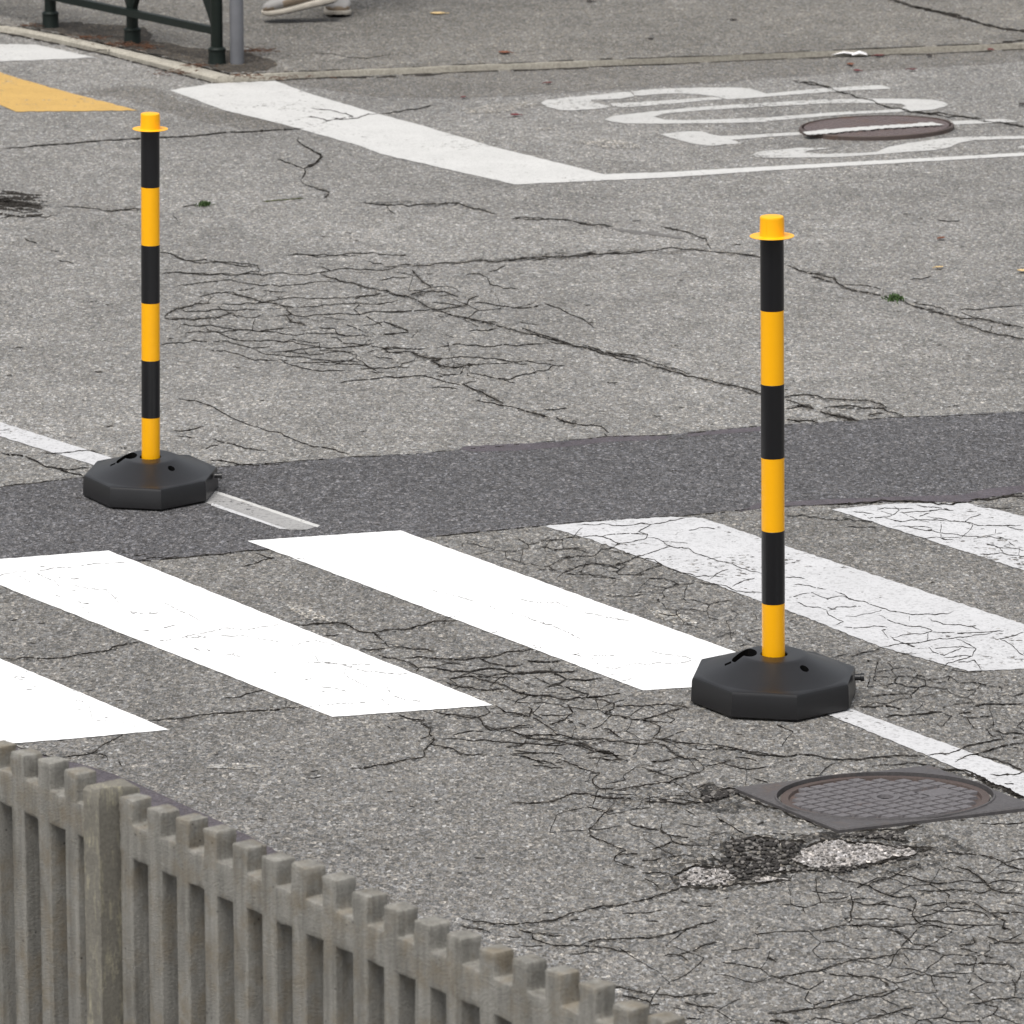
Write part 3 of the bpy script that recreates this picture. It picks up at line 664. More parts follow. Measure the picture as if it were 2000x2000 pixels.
# finer web of short cracks where the surface breaks up
def web(poly, cell, keep, w):
    xs = [p[0] for p in poly]; ys = [p[1] for p in poly]
    def inside(x, y):
        c = False
        for i in range(len(poly)):
            x1, y1 = poly[i]; x2, y2 = poly[i - 1]
            if (y1 > y) != (y2 > y) and x < (x2 - x1) * (y - y1) / (y2 - y1) + x1:
                c = not c
        return c
    # blocks of broken surface: edges between neighbouring cells, seen in the ground's own proportions
    q = 2.5
    pts = []
    x0, x1, y0, y1 = min(xs) - cell, max(xs) + cell, min(ys) * q - cell, max(ys) * q + cell
    a_ = x0
    while a_ < x1:
        b_ = y0
        while b_ < y1:
            pts.append(Vector((a_ + random.uniform(-.48, .48) * cell, b_ + random.uniform(-.48, .48) * cell)))
            b_ += cell
        a_ += cell
    vs, es, fs, _, _, _ = delaunay_2d_cdt(pts, [], [], 0, 1e-6)
    def centre(f):
        (ax, ay), (bx, by), (cx, cy) = (vs[k] for k in f)
        d_ = 2 * (ax * (by - cy) + bx * (cy - ay) + cx * (ay - by)) or 1e-9
        return (((ax * ax + ay * ay) * (by - cy) + (bx * bx + by * by) * (cy - ay) + (cx * cx + cy * cy) * (ay - by)) / d_,
                ((ax * ax + ay * ay) * (cx - bx) + (bx * bx + by * by) * (ax - cx) + (cx * cx + cy * cy) * (bx - ax)) / d_)
    edge_of = {}
    for f in fs:
        for k in range(3):
            edge_of.setdefault(tuple(sorted((f[k], f[k - 1]))), []).append(f)
    for fl in edge_of.values():
        if len(fl) == 2:
            (ax, ay), (bx, by) = centre(fl[0]), centre(fl[1])
            if math.hypot(ax - bx, ay - by) > cell * 2.5:
                continue
            p, r = (ax, ay / q), (bx, by / q)
            fld = mnoise.noise(Vector((p[0] * .008, p[1] * .02, cell)))
            if inside(*p) and inside(*r) and random.random() < keep + fld * .6:
                K.append(([p, r], w * random.uniform(.6, 1.2) * (1 + fld * .5), dict(jag=.09, broken=.04, taper=False)))
web([(860, 1290), (1010, 1310), (1260, 1360), (1345, 1400), (1440, 1440), (1380, 1560), (1250, 1600), (1130, 1540), (1000, 1460), (830, 1400)], 62, .62, 1.85)
web([(1000, 1470), (1130, 1520), (1420, 1560), (1420, 1700), (1200, 1700), (1060, 1620)], 110, .50, 1.94)
web([(1670, 1310), (1990, 1320), (2050, 1500), (1850, 1430), (1690, 1380)], 50, .70, 1.94)
web([(1500, 1400), (1860, 1500), (1400, 1545), (1420, 1440)], 95, .40, 1.85)
web([(1480, 1730), (2060, 1640), (2060, 2050), (1300, 2050)], 84, .62, 2.11)
web([(1100, 1780), (1500, 1740), (1400, 2040), (1200, 1990)], 150, .40, 1.94)
web([(830, 1060), (1080, 1045), (1290, 1120), (1500, 1200), (1560, 1260), (1400, 1250), (1100, 1120)], 44, .66, 1.67)
web([(600, 1190), (900, 1290), (1200, 1350), (1000, 1345), (700, 1260)], 70, .50, 1.67)
web([(1280, 1600), (1560, 1620), (1560, 1740), (1300, 1720)], 48, .60, 2.11)
web([(1660, 1270), (1900, 1330), (1690, 1340)], 36, .6, 1.76)
web([(1130, 1030), (1330, 1030), (1560, 1110), (1980, 1270), (1960, 1300), (1720, 1250), (1400, 1120)], 62, .20, 1.23)
web([(1650, 990), (2050, 1000), (2050, 1110), (1800, 1040)], 56, .34, 1.32)
web([(370, 560), (560, 540), (860, 640), (1100, 740), (900, 760), (700, 740), (420, 670)], 58, .40, 1.50)
web([(700, 520), (1000, 540), (1120, 640), (900, 640)], 80, .34, 1.41)
web([(640, 1380), (860, 1400), (900, 1460), (700, 1440)], 90, .30, 1.50)
# fine broken specks in the brightest paint
def hair(tl, *polys):
    for p in polys:
        K.append((tl(*p), 1.15, dict(broken=.42, mi='soft', z=.0022, jag=.08, taper=False)))
hair(tile(0, 950, 2.76), ((0, 480), (200, 455), (400, 435), (690, 405)), ((200, 470), (300, 512), (320, 540)), ((400, 535), (590, 560), (600, 600)), ((700, 675), (860, 680)), ((870, 620), (950, 660), (1080, 722)),
     ((860, 830), (980, 815), (1100, 790), (1200, 765), (1350, 768), (1500, 745)), ((1000, 812), (1300, 802), (1390, 820), (1500, 837)), ((100, 480), (220, 550)), ((560, 545), (640, 630)), ((480, 1180), (500, 1260), (700, 1275)), ((720, 1270), (740, 1320)), ((1560, 860), (1700, 830), (1830, 860)), ((1680, 880), (1720, 950), (1900, 970)))
hair(tile(600, 1150, 3.864), ((0, 560), (120, 550), (290, 580), (430, 620), (640, 640), (800, 630)), ((290, 600), (285, 650), (360, 690), (450, 740)), ((600, 740), (640, 800), (780, 840), (890, 845)), ((560, 830), (640, 890), (660, 930)), ((0, 892), (100, 880), (260, 862), (440, 855)), ((40, 740), (180, 745), (320, 780)), ((340, 570), (500, 572)), ((950, 10), (1100, 50), (1260, 92)), ((1350, 120), (1510, 175), (1640, 205), (1850, 270)), ((1600, 75), (1700, 98), (1880, 100)))
hair(tile(1050, 950, 3.864), ((400, 1280), (480, 1365), (590, 1377), (700, 1340), (900, 1330), (1160, 1312)), ((410, 1270), (580, 1275)), ((860, 1240), (960, 1270), (1120, 1285), (1200, 1320)), ((0, 1020), (110, 1050), (230, 1102), (320, 1150)), ((140, 870), (260, 920), (480, 975), (690, 1015)))
for i in range(70):
    a = random.choice([(60, 1130, 800, 420), (560, 1080, 800, 320), (20, 1320, 200, 90)])
    u = random.random(); v = random.uniform(-.35, .35)
    x = a[0] + u * a[2]; y = a[1] + u * a[2] * .385 + v * 90
    l = random.uniform(4, 26)
    K.append(([(x, y), (x + l, y + random.uniform(-.25, .45) * l)], random.uniform(1.0, 1.7), dict(broken=.35, mi='soft', z=.0022)))
for i in range(260):   # short surface scars
    x, y = random.uniform(0, 2000), random.uniform(400, 1990)
    l = random.uniform(5, 18)
    K.append(([(x, y), (x + l, y + random.uniform(-.2, .2) * l)], random.uniform(1.4, 3.2), dict(broken=.1, mi='soft')))
S3 = [(470, 1050), (790, 1030), (1600, 1330), (1250, 1355)]
def within(x, y, poly):
    c = False
    for i in range(len(poly)):
        x1, y1 = poly[i]; x2, y2 = poly[i - 1]
        if (y1 > y) != (y2 > y) and x < (x2 - x1) * (y - y1) / (y2 - y1) + x1:
            c = not c
    return c
def on_paint(pts):
    boxes = ((330, 150, 1200, 365), (1030, 130, 2100, 345), (1000, 955, 2100, 1345), (-50, 800, 240, 925), (1600, 1350, 2100, 1570))
    return any(b[0] < x < b[2] and b[1] < y < b[3] and not within(x, y, S3) for x, y in pts for b in boxes)
T = tile(1250, 1450, 2.576)
for pts, w in ((T2((150, 300), (260, 350), (450, 380), (620, 368), (800, 334), (1060, 288), (1130, 250)), 9), (T2((250, 235), (360, 180), (530, 146), (800, 180), (1060, 205), (1130, 235), (1260, 235)), 7),
               (T((170, 670), (280, 618), (420, 622), (520, 610)), 8), (T((200, 722), (430, 722), (600, 706), (760, 695)), 7), (T((430, 500), (560, 480), (700, 500), (840, 505)), 10), (T((500, 560), (520, 585), (640, 600), (760, 575)), 9), (T((550, 655), (700, 650), (790, 640)), 7)):
    K.append((pts, w, dict(z=.0015, jag=.13, clump=.9)))
for pts, w, kw in K:
    kw = dict(kw)
    kw['mi'] = MI[kw.pop('mi', 'crack')]
    kw.setdefault('z', .0022 if on_paint(pts) else .0013)
    crack(road_bm, pts, w, **kw)
    if w >= 2.9 and kw['mi'] == MI['crack'] and kw['z'] < .002:      # crumbled shoulders
        crack(road_bm, pts, w * 2.7, z=.0008, mi=MI['frayed'], jag=.10, broken=.10, clump=.9)
# bare asphalt joint along the patch
for e, w in ((up, 2.0), (lo, 2.4)):
    crack(road_bm, e, w, z=.0011, mi=MI['crack'], jag=.02, broken=.45)

for line in ([(0, 63.5), (39, 70), (110, 85), (204, 106), (300, 131), (362, 148), (424, 164)], [(424, 164), (600, 153), (900, 141), (1300, 125.5), (1650, 110.5), (2000, 96)]):
    crack(road_bm, line, 2.6, z=.0014, mi=MI['crack'], jag=.012, broken=.22, taper=False)
    crack(road_bm, line, 5.0, z=.0012, mi=MI['soft'], jag=.02, broken=.3, taper=False)
road = obj('road', road_bm, road_mats)
road['kind'] = 'structure'

# --- painted markings, parts of the road
def marking(name, polys, mat, amp=.9, step=10, z=.0016, label=None):
    bm = bmesh.new()
    for p in polys:
        ground_poly(bm, rough_edge(p, amp, step) if amp else p, z)
    o = obj(name, bm, mat, road)
    if label:
        o['label'] = label
    return o
marking('crosswalk_stripe', [[(-300, 1160), (0, 1286), (329, 1425), (160, 1441), (0, 1454), (-300, 1480)]], M['white'])
marking('crosswalk_stripe', [[(-105, 1101), (0, 1092), (212, 1075), (963, 1377), (649, 1400)]], M['white'])
marking('crosswalk_stripe', [[(483, 1056), (782, 1036), (1590, 1328), (1256, 1348)]], M['white'])
marking('crosswalk_stripe', [[(1060, 1027), (1180, 1017), (1309, 1009), (1371, 1011), (1534, 1066), (1772, 1144), (2000, 1219), (2200, 1288), (2000, 1306), (1891, 1311), (1723, 1264), (1539, 1192), (1477, 1171), (1298, 1105), (1150, 1052)]], M['white_worn'], 1.6, 7, label='cracked worn white stripe')
marking('crosswalk_stripe', [[(1624, 995), (1690, 988), (1748, 983), (1888, 982), (2000, 1008), (2300, 1090), (2300, 1215), (2000, 1114), (1707, 1020)]], M['white_worn'], 1.6, 7, label='cracked worn white stripe')
marking('lane_line', [[(-200, 756), (0, 824), (212, 892), (350, 937), (340, 962), (179, 907), (0, 852), (-200, 786)]], M['white_worn'], 1.2)
marking('lane_line', [[(350, 936), (426, 960), (625, 1026), (600, 1034), (560, 1034), (414, 986), (340, 962)]], M['white_thin'], 1.2)
marking('lane_line', [[(426, 960), (625, 1026), (620, 1030), (424, 964)]], M['white_old'], .6, z=.0019)
marking('lane_line', [[(414, 982), (500, 1012), (560, 1033), (548, 1033), (412, 987)]], M['white_worn'], .6, z=.0019)
marking('lane_line', [[(1560, 1350), (1664, 1385), (1820, 1442), (2000, 1509), (2200, 1585), (2200, 1640), (2000, 1556), (1810, 1475), (1620, 1397), (1520, 1360)]], M['white_worn'], 1.4)
marking('stop_line', [[(332, 176), (414, 163), (538, 158), (600, 181), (734, 221), (828, 246), (962, 286), (1180, 340), (1300, 336), (1300, 347), (1006, 360), (745, 301), (700, 284), (565, 246), (435, 214)]], M['white_old'], 1.0)
marking('edge_line', [[(1300, 336), (1500, 325), (2000, 298), (2400, 276), (2400, 282), (2000, 304), (1500, 333), (1300, 347)]], M['white_old'], .6)
T = tile(0, 0, 3.864)
marking('crosswalk_stripe', [T((-900, 335), (0, 333), (270, 335), (730, 435), (0, 463), (-900, 500))], M['white_old'])
marking('yellow_marking', [T((-900, 260), (0, 545), (140, 590), (540, 705), (1040, 832), (600, 838), (120, 842), (0, 790), (-900, 460))], M['yellow_paint'], 1.2)
A = tile(1040, 140, 3.864); B = tile(1500, 140, 3.864)
marking('painted_letter', [A((65, 235), (95, 215), (250, 195), (480, 175), (690, 152), (735, 152), (770, 185), (650, 205), (440, 213), (450, 228), (585, 262), (560, 275), (300, 292), (210, 290), (110, 265)),
                           A((590, 240), (750, 232), (1000, 215), (1300, 195), (1390, 190), (1450, 207), (1300, 217), (1000, 247), (700, 268), (610, 262)),
                           A((755, 150), (830, 138), (1000, 128), (1300, 120), (1560, 120), (1640, 128), (1770, 165), (1900, 152)) + B((400, 125), (850, 100), (900, 112), (930, 128), (600, 142), (0, 188)) + A((1650, 198), (1470, 209), (1390, 187), (1250, 170), (1100, 163), (950, 168), (830, 180), (770, 178))], M['white_letter'], .4, 8, label='letter P of STOP')
marking('painted_letter', [A((545, 360), (600, 335), (850, 305), (1200, 270), (1500, 250), (1770, 232)) + B((400, 210), (800, 203), (1100, 205), (1250, 212), (1330, 230), (1360, 245)) + B((1040, 255), (1000, 241), (700, 235), (400, 240), (155, 256)) + A((1700, 266), (1300, 290), (1000, 315), (915, 340)),
                           A((545, 360), (915, 340), (1000, 362), (1200, 366), (1500, 356), (1770, 345)) + B((500, 306), (850, 291), (1000, 279), (1040, 255), (1360, 245), (1330, 265), (1250, 285), (1100, 297), (950, 305), (600, 322), (0, 371)) + A((1760, 379), (1400, 388), (1000, 392), (700, 390), (600, 377))], M['white_letter'], .4, 8, label='letter O of STOP')
marking('painted_letter', [A((960, 470), (1050, 462), (1180, 448), (1280, 450), (1340, 470), (1420, 485), (1600, 480), (1770, 468)) + B((262, 455), (290, 475), (0, 490)) + A((1770, 492), (1560, 510), (1500, 512), (1580, 540), (1450, 552), (1330, 560), (1200, 540), (1050, 500)),
                           B((1230, 380), (1500, 368), (1780, 355), (1890, 376), (1700, 386), (1400, 400))], M['white_letter'], .4, 8, label='letter T of STOP')
marking('painted_letter', [A((1650, 630), (1700, 605), (1770, 596)) + B((250, 572), (490, 575), (300, 595), (270, 607), (400, 620), (700, 612), (820, 605), (900, 570), (1050, 540), (1300, 505), (1500, 490), (1932, 485), (2100, 482), (2100, 502), (1932, 505), (1560, 515), (1450, 535), (1370, 570), (1250, 592), (1050, 605), (820, 625), (500, 645), (0, 651)) + A((1700, 645)),
                           B((1880, 570), (1932, 555), (2100, 552), (2100, 575), (1932, 580))], M['white_letter'], .4, 8, label='letter S of STOP')
T = tile(600, 0, 2.76)
marking('faded_paint', [T((820, 590), (1000, 560), (1220, 545), (1240, 562), (1060, 605), (860, 612)), T((1430, 765), (1600, 745), (1790, 775), (1800, 800), (1650, 798), (1500, 780)), T((1200, 690), (1330, 680), (1340, 697), (1220, 700))], M['white_ghost'], 2, 6, z=.0010)
marking('faded_paint', [[(560, 1180), (600, 1186), (640, 1205), (655, 1216), (610, 1210), (575, 1195)], [(400, 1494), (470, 1490), (515, 1496), (470, 1502), (405, 1500)], [(1260, 1185), (1320, 1195), (1370, 1215), (1330, 1220), (1280, 1205)]], M['white_ghost'], 2, 6, z=.0010)

# ------------------------------------------------------------------ pavement and kerb
ZP = .018
inner_l = [(-1400, -330), (0, 50), (39, 53), (110, 66), (181, 80), (270, 101), (362, 122), (455, 146)]
inner_r = [(455, 146), (600, 139.5), (900, 127), (1300, 113), (1650, 98), (2000, 84), (3200, 35)]
bm = bmesh.new()
pts = [G(x, y, ZP) for x, y in inner_l + inner_r[1:]]
pts += [pts[-1] + Vector((60, 150, 0)), pts[0] + Vector((-60, 150, 0))]
vs = [bm.verts.new(p) for p in pts]
es = [bm.edges.new((vs[i], vs[(i + 1) % len(vs)])) for i in range(len(vs))]
bmesh.ops.triangle_fill(bm, use_beauty=True, edges=es)
bm.normal_update()
for f in bm.faces:
    if f.normal.z < 0:
        f.normal_flip()
T = tile(1000, 0, 1.932)
for p, w in ((T((1380, -25), (1440, 0), (1580, 40), (1700, 68), (1850, 108), (2000, 135)), 7.0), (T((1520, 22), (1600, 42), (1700, 60)), 6.0), (T((1850, 158), (1932, 152)), 5), (T((500, 280), (520, 285)), 2)):
    crack(bm, p, w, z=ZP + .0012, mi=1, jag=.06)
for p in (((340, 104), (150, 106)), ((600, 285 / 2.76), (770, 105))):
    crack(bm, list(p), 1.5, z=ZP + .0012, mi=1)
soil = [(36, 50), (85, 45), (140, 43), (195, 46), (280, 53), (300, 68), (293, 77), (347, 88), (404, 96), (470, 99), (530, 116), (543, 126), (520, 138), (465, 142), (440, 139), (362, 119), (181, 78), (100, 61)]
ground_poly(bm, rough_edge(soil, 3, 6), ZP + .0006, 2)
for line in (inner_l[1:], inner_r[:-1]):
    crack(bm, [(x, y - 1.2) for x, y in line], 2.4, z=ZP + .0012, mi=1, jag=.012, broken=.3, taper=False)
pave = obj('pavement', bm, [M['pave'], M['crack'], M['soil']])
pave['kind'] = 'structure'

outer_l = [(-1400, -318), (0, 62.5), (39, 69), (110, 84), (204, 105), (300, 130), (362, 147), (424, 163)]
outer_r = [(424, 163), (600, 152.5), (900, 140.5), (1300, 125), (1650, 110), (2000, 95.5), (3200, 46)]
bm = bmesh.new()
def kerb_run(inn, out, joints):
    # walk both edges by parameter, leaving a gap at every joint
    def at(line, x):
        for a, b in zip(line, line[1:]):
            if a[0] <= x <= b[0]:
                t = (x - a[0]) / (b[0] - a[0]); return (x, a[1] + (b[1] - a[1]) * t)
        return line[-1]
    xi0, xi1 = inn[0][0], inn[-1][0]; xo0, xo1 = out[0][0], out[-1][0]
    for j0, j1 in zip(joints, joints[1:]):
        n = 10
        rows = []
        for k in range(n + 1):
            t = j0 + (j1 - j0) * (.003 + .994 * k / n)
            pi = at(inn, xi0 + (xi1 - xi0) * t); po = at(out, xo0 + (xo1 - xo0) * t)
            jit = lambda s=.0015: random.uniform(-s, s)
            i_ = G(pi[0], pi[1], ZP + .004); o_ = G(po[0], po[1], 0)
            dirn = (i_ - o_); dirn.z = 0; dirn.normalize()
            rows.append([bm.verts.new(v) for v in (
                o_ + Vector((jit(), jit(), -.02)), o_ + Vector((0, jit(), ZP - .004)), o_ + dirn * .010 + Vector((0, 0, ZP + .004 + jit(.001))),
                i_ - dirn * .012 + Vector((0, 0, jit(.001))), i_ + Vector((0, jit(), -.006)), Vector((i_.x, i_.y, -.02)))])
        for r0, r1 in zip(rows, rows[1:]):
            for q in range(5):
                bm.faces.new((r0[q], r1[q], r1[q + 1], r0[q + 1]))
        bm.faces.new(rows[0]); bm.faces.new(list(reversed(rows[-1])))
kerb_run(inner_l, outer_l, [0, .3, .55, .7556, .775, .8806, 1.0])
kerb_run(inner_r, outer_r, [0, .012, .169, .316, .467, .6, .75, .9, 1.0])
bmesh.ops.recalc_face_normals(bm, faces=bm.faces)
kerb = obj('kerb', bm, M['kerb'], smooth=40)
kerb['kind'] = 'structure'

# ------------------------------------------------------------------ traffic posts
def apply_cut(o, cutters):
    for c in cutters:
        md = o.modifiers.new('cut', 'BOOLEAN')
        md.operation = 'DIFFERENCE'; md.solver = 'EXACT'; md.object = c
    dg = bpy.context.evaluated_depsgraph_get()
    me = bpy.data.meshes.new_from_object(o.evaluated_get(dg), preserve_all_data_layers=True, depsgraph=dg)
    o.modifiers.clear()
    o.data = me
    for c in cutters:
        bpy.data.objects.remove(c, do_unlink=True)

def make_post():
    root = thing('traffic_post', '', 'traffic post')
    # --- base: octagonal skirt turning into a round cone
    bm = bmesh.new()
    N = 96; Rv = .183; th0 = R(13)
    def octo(rad, t):
        k = (t - th0) % (math.pi / 4) - math.pi / 8
        return rad * math.cos(math.pi / 8) / math.cos(k)
    prof = [('o', Rv - .004, 0), ('o', Rv, .004), ('o', Rv - .002, .050), ('o', Rv - .0045, .0555), ('o', Rv - .009, .0575),
            ('c', .1585, .0580), ('c', .1540, .0590), ('c', .135, .0662), ('c', .110, .0760), ('c', .090, .0850), ('c', .074, .0925), ('c', .068, .0952), ('c', .062, .0960), ('c', .0300, .0960), ('c', .0285, .0945), ('c', .0285, .075)]
    rings = []
    for kind, rad, z in prof:
        ring = []
        for k in range(N):
            t = th0 + 2 * math.pi * k / N
            r = octo(rad, t) if kind == 'o' else rad
            ring.append(bm.verts.new((r * math.cos(t), r * math.sin(t), z)))
        rings.append(ring)
    for i in range(len(rings) - 1):
        for k in range(N):
            bm.faces.new((rings[i][k], rings[i][(k + 1) % N], rings[i + 1][(k + 1) % N], rings[i + 1][k]))
    bm.faces.new(list(reversed(rings[0]))); bm.faces.new(rings[-1])
    base = obj('base', bm, [M['black_base'], M['hole']], root)
    # openings: key-shaped carry hole, filler hole
    def cutter(outline, z0, z1):
        b2 = bmesh.new()
        lo_ = [b2.verts.new((x, y, z0)) for x, y in outline]; hi_ = [b2.verts.new((x, y, z1)) for x, y in outline]
        n = len(outline)
        for k in range(n):
            b2.faces.new((lo_[k], lo_[(k + 1) % n], hi_[(k + 1) % n], hi_[k])).material_index = 1
        b2.faces.new(list(reversed(lo_))).material_index = 1; b2.faces.new(hi_).material_index = 1
        bmesh.ops.recalc_face_normals(b2, faces=b2.faces)
        return obj('cutter', b2, [M['black_base'], M['hole']])
    key = []
    for k in range(14):
        t = R(-135 + 270 * k / 13); key.append((-.053 + .0170 * math.cos(t), .008 + .031 * math.sin(t)))
    for k in range(8):
        t = R(110 + 140 * k / 7); key.append((-.080 + .0105 * math.cos(t), -.012 + .018 * math.sin(t)))
    slot = [(-.106, -.026), (-.092, -.026), (-.092, -.014), (-.106, -.014)]
    disc = [(.061 + .0095 * math.cos(2 * math.pi * k / 20), -.070 + .0105 * math.sin(2 * math.pi * k / 20)) for k in range(20)]
    apply_cut(base, [cutter(key, .052, .12), cutter(disc, .055, .12), cutter(slot, .072, .1)])
    for p in base.data.polygons:
        p.use_smooth = True
    base.data.set_sharp_from_angle(angle=R(24))
    # filler plug sticking out on one side
    bm = bmesh.new()
    b0 = Vector((.172, -.010, .047))
    dv = Vector((1, -.03, 0))
    tube(bm, [b0, b0 + dv * .012, b0 + dv * .0125, b0 + dv * .020], [.0072, .0072, .0088, .0088], 14)
    obj('filler_plug', bm, M['black_base'], base, 40)
    # --- striped pole
    bm = bmesh.new()
    z = .080
    bands = [(.1285, 0), (.1588, 1), (.1588, 0), (.1590, 1), (.1590, 0), (.1580, 1)]
    prof, mis = [], []
    for h, m in bands:
        r = .0246 if m == 0 else .0249
        prof += [(r - .0004, z), (r, z + .0004), (r, z + h - .0004), (r - .0004, z + h)]
        mis += [m, m, m, m]
        z += h
    lathe(bm, prof, 48, mis=mis)
    pole = obj('pole', bm, [M['yellow'], M['black_tape']], root, 30)
    # --- cap with brim
    bm = bmesh.new()
    lathe(bm, [(.0252, z - .004), (.0262, z - .0035), (.0462, z - .0008), (.0470, z + .0002), (.0466, z + .0008), (.0300, z - .0006), (.0266, z + .0012), (.0258, z + .006), (.0252, z + .0385), (.0249, z + .0405), (.0240, z + .0420), (.0215, z + .0428), (.012, z + .0442), (.001, z + .0448)], 48)
    for k in range(3):     # moulded ribs
        t = R(-120 + 60 * k)
        tube(bm, [(math.cos(t) * .0252, math.sin(t) * .0252, z + .008), (math.cos(t) * .0249, math.sin(t) * .0249, z + .036)], .0009, 8)
    cap = obj('cap', bm, M['yellow'], root, 35)
    return root, base, pole, cap

root, base, pole, cap = make_post()
def set_post(root, base, pole, cap, px, s, stretch, lean):
    root.location = G(*px, 0) + Vector((0, 0, .0030))
    root.scale = (s, s, s)
    base.scale = (1, stretch, 1)
    for o in (pole, cap):
        o.rotation_euler = (0, lean, 0)
kids = [base, pole, cap]
r2 = root.copy(); COL.objects.link(r2)
copies = []
for ch in kids:
    c = ch.copy(); COL.objects.link(c); c.parent = r2
    copies.append(c)
    for g in ch.children:
        d_ = g.copy(); COL.objects.link(d_); d_.parent = c
grp = 'striped posts on octagonal bases'
tag(root, 'yellow and black striped post on octagonal base beside the square manhole frame', 'traffic post', grp)
tag(r2, 'yellow and black striped post whose base stands on the dark asphalt patch', 'traffic post', grp)
set_post(root, base, pole, cap, (1511, 1364), 1.0, 1.10, R(-.80))
set_post(r2, *copies, (294.7, 962), .915, 1.26, R(.72))
for o in copies[1:]:
    o.scale = (1, 1, .982)

# ------------------------------------------------------------------ concrete fence
HT = .85
def fence():
    P0 = G(245, 1555, HT); P2 = G(1281, 1985, HT)
    t = (P2 - P0); n_iv = 17
    pitch = t.length / n_iv
    t.normalize()
    nrm = Vector((t.y, -t.x, 0)).normalized()
    if nrm.dot(CAM - P0) < 0:
        nrm = -nrm             # towards the viewer
    root = thing('concrete_fence', 'weathered grey concrete picket fence with notched top along the road', 'fence', (P0.x, P0.y, 0))
    rot = Matrix((t, nrm, Vector((0, 0, 1)))).transposed()
    root.rotation_euler = rot.to_euler() if rot.determinant() > 0 else (0, 0, math.atan2(t.y, t.x))
    sgn = 1 if rot.determinant() > 0 else -1
    th = .036; fw = pitch * .475
    def panel(k0, k1, s_off=0.0, e0=0.0, e1=0.0):
        bm = bmesh.new()
        zl = HT - .042; zs = zl - .053
        cols = []                                   # (s0, s1, is_bar)
        sa, sb = k0 * pitch + s_off - fw / 2 - e0, k1 * pitch + s_off + fw / 2 + e1
        for k in range(k0, k1 + 1):
            c_ = k * pitch + s_off
            l_, r_ = c_ - fw / 2 + random.uniform(-.0015, .0015), c_ + fw / 2 + random.uniform(-.0015, .0015)
            if cols:
                cols.append((cols[-1][1], l_, False))
            cols.append((l_, r_, True))
        if e1 > 0:
            cols.append((cols[-1][1], sb, False))
        ss, fl = [], []
        for a_, b_, t_ in cols:
            n_ = 3
            for q in range(n_):
                ss.append(a_ + (b_ - a_) * q / n_); fl.append(t_)
        ss.append(cols[-1][1])
        zz = [0, .06, .12] + [.12 + (zs - .12) * q / 12 for q in range(1, 13)] + [zs + (zl - zs) * q / 4 for q in range(1, 5)] + [zl + .042 * q / 4 for q in range(1, 5)]
        def solid(ci, ri):
            if not (0 <= ci < len(fl) and 0 <= ri < len(zz) - 1):
                return False
            zc = (zz[ri] + zz[ri + 1]) / 2
            return fl[ci] or zc < .12 or zs < zc < zl
        tilt = [0] * len(ss)
        cache = {}
        dzt = {}
        def vert(i, r, d_):
            key = (i, r, d_)
            if key not in cache:
                z_ = zz[r]
                if z_ > zl + .001:
                    kk = i // 6 if True else 0
                    dzt.setdefault(kk, random.uniform(-.008, .004))
                    z_ += dzt[kk] * (z_ - zl) / .042
                cache[key] = bm.verts.new((ss[i], sgn * (-th if d_ else 0), z_))
            return cache[key]
        for ci in range(len(fl)):
            for ri in range(len(zz) - 1):
                if not solid(ci, ri):
                    continue
                bm.faces.new([vert(ci, ri, 0), vert(ci + 1, ri, 0), vert(ci + 1, ri + 1, 0), vert(ci, ri + 1, 0)])
                bm.faces.new([vert(ci, ri, 1), vert(ci, ri + 1, 1), vert(ci + 1, ri + 1, 1), vert(ci + 1, ri, 1)])
                if not solid(ci - 1, ri): bm.faces.new([vert(ci, ri, 0), vert(ci, ri + 1, 0), vert(ci, ri + 1, 1), vert(ci, ri, 1)])
                if not solid(ci + 1, ri): bm.faces.new([vert(ci + 1, ri, 0), vert(ci + 1, ri, 1), vert(ci + 1, ri + 1, 1), vert(ci + 1, ri + 1, 0)])
                if not solid(ci, ri - 1): bm.faces.new([vert(ci, ri, 0), vert(ci, ri, 1), vert(ci + 1, ri, 1), vert(ci + 1, ri, 0)])
                if not solid(ci, ri + 1): bm.faces.new([vert(ci, ri + 1, 0), vert(ci + 1, ri + 1, 0), vert(ci + 1, ri + 1, 1), vert(ci, ri + 1, 1)])
        bmesh.ops.recalc_face_normals(bm, faces=bm.faces)
        o = obj('panel', bm, M['fence'], root)
        md = o.modifiers.new('bevel', 'BEVEL'); md.width = .0028; md.segments = 2; md.limit_method = 'ANGLE'
        dg = bpy.context.evaluated_depsgraph_get()
        me = bpy.data.meshes.new_from_object(o.evaluated_get(dg), depsgraph=dg)
        o.modifiers.clear(); o.data = me
        # worn corners
        for v in o.data.vertices:
            q = v.co
            w = mnoise.noise(q * 45) * .0017 + mnoise.noise(q * 140) * .0018
            if q.z > HT - .1:
                v.co += Vector((w, w * .6, w))
        for p in o.data.polygons:
            p.use_smooth = True
        o.data.set_sharp_from_angle(angle=R(35))
        return o
    panel(0, 22)
    s1p = -fw / 2 - .012; s0p = s1p - .044
    panel(-12, -2, -.003, e1=s0p + 2 * pitch - fw / 2)
    panel(26, 44)
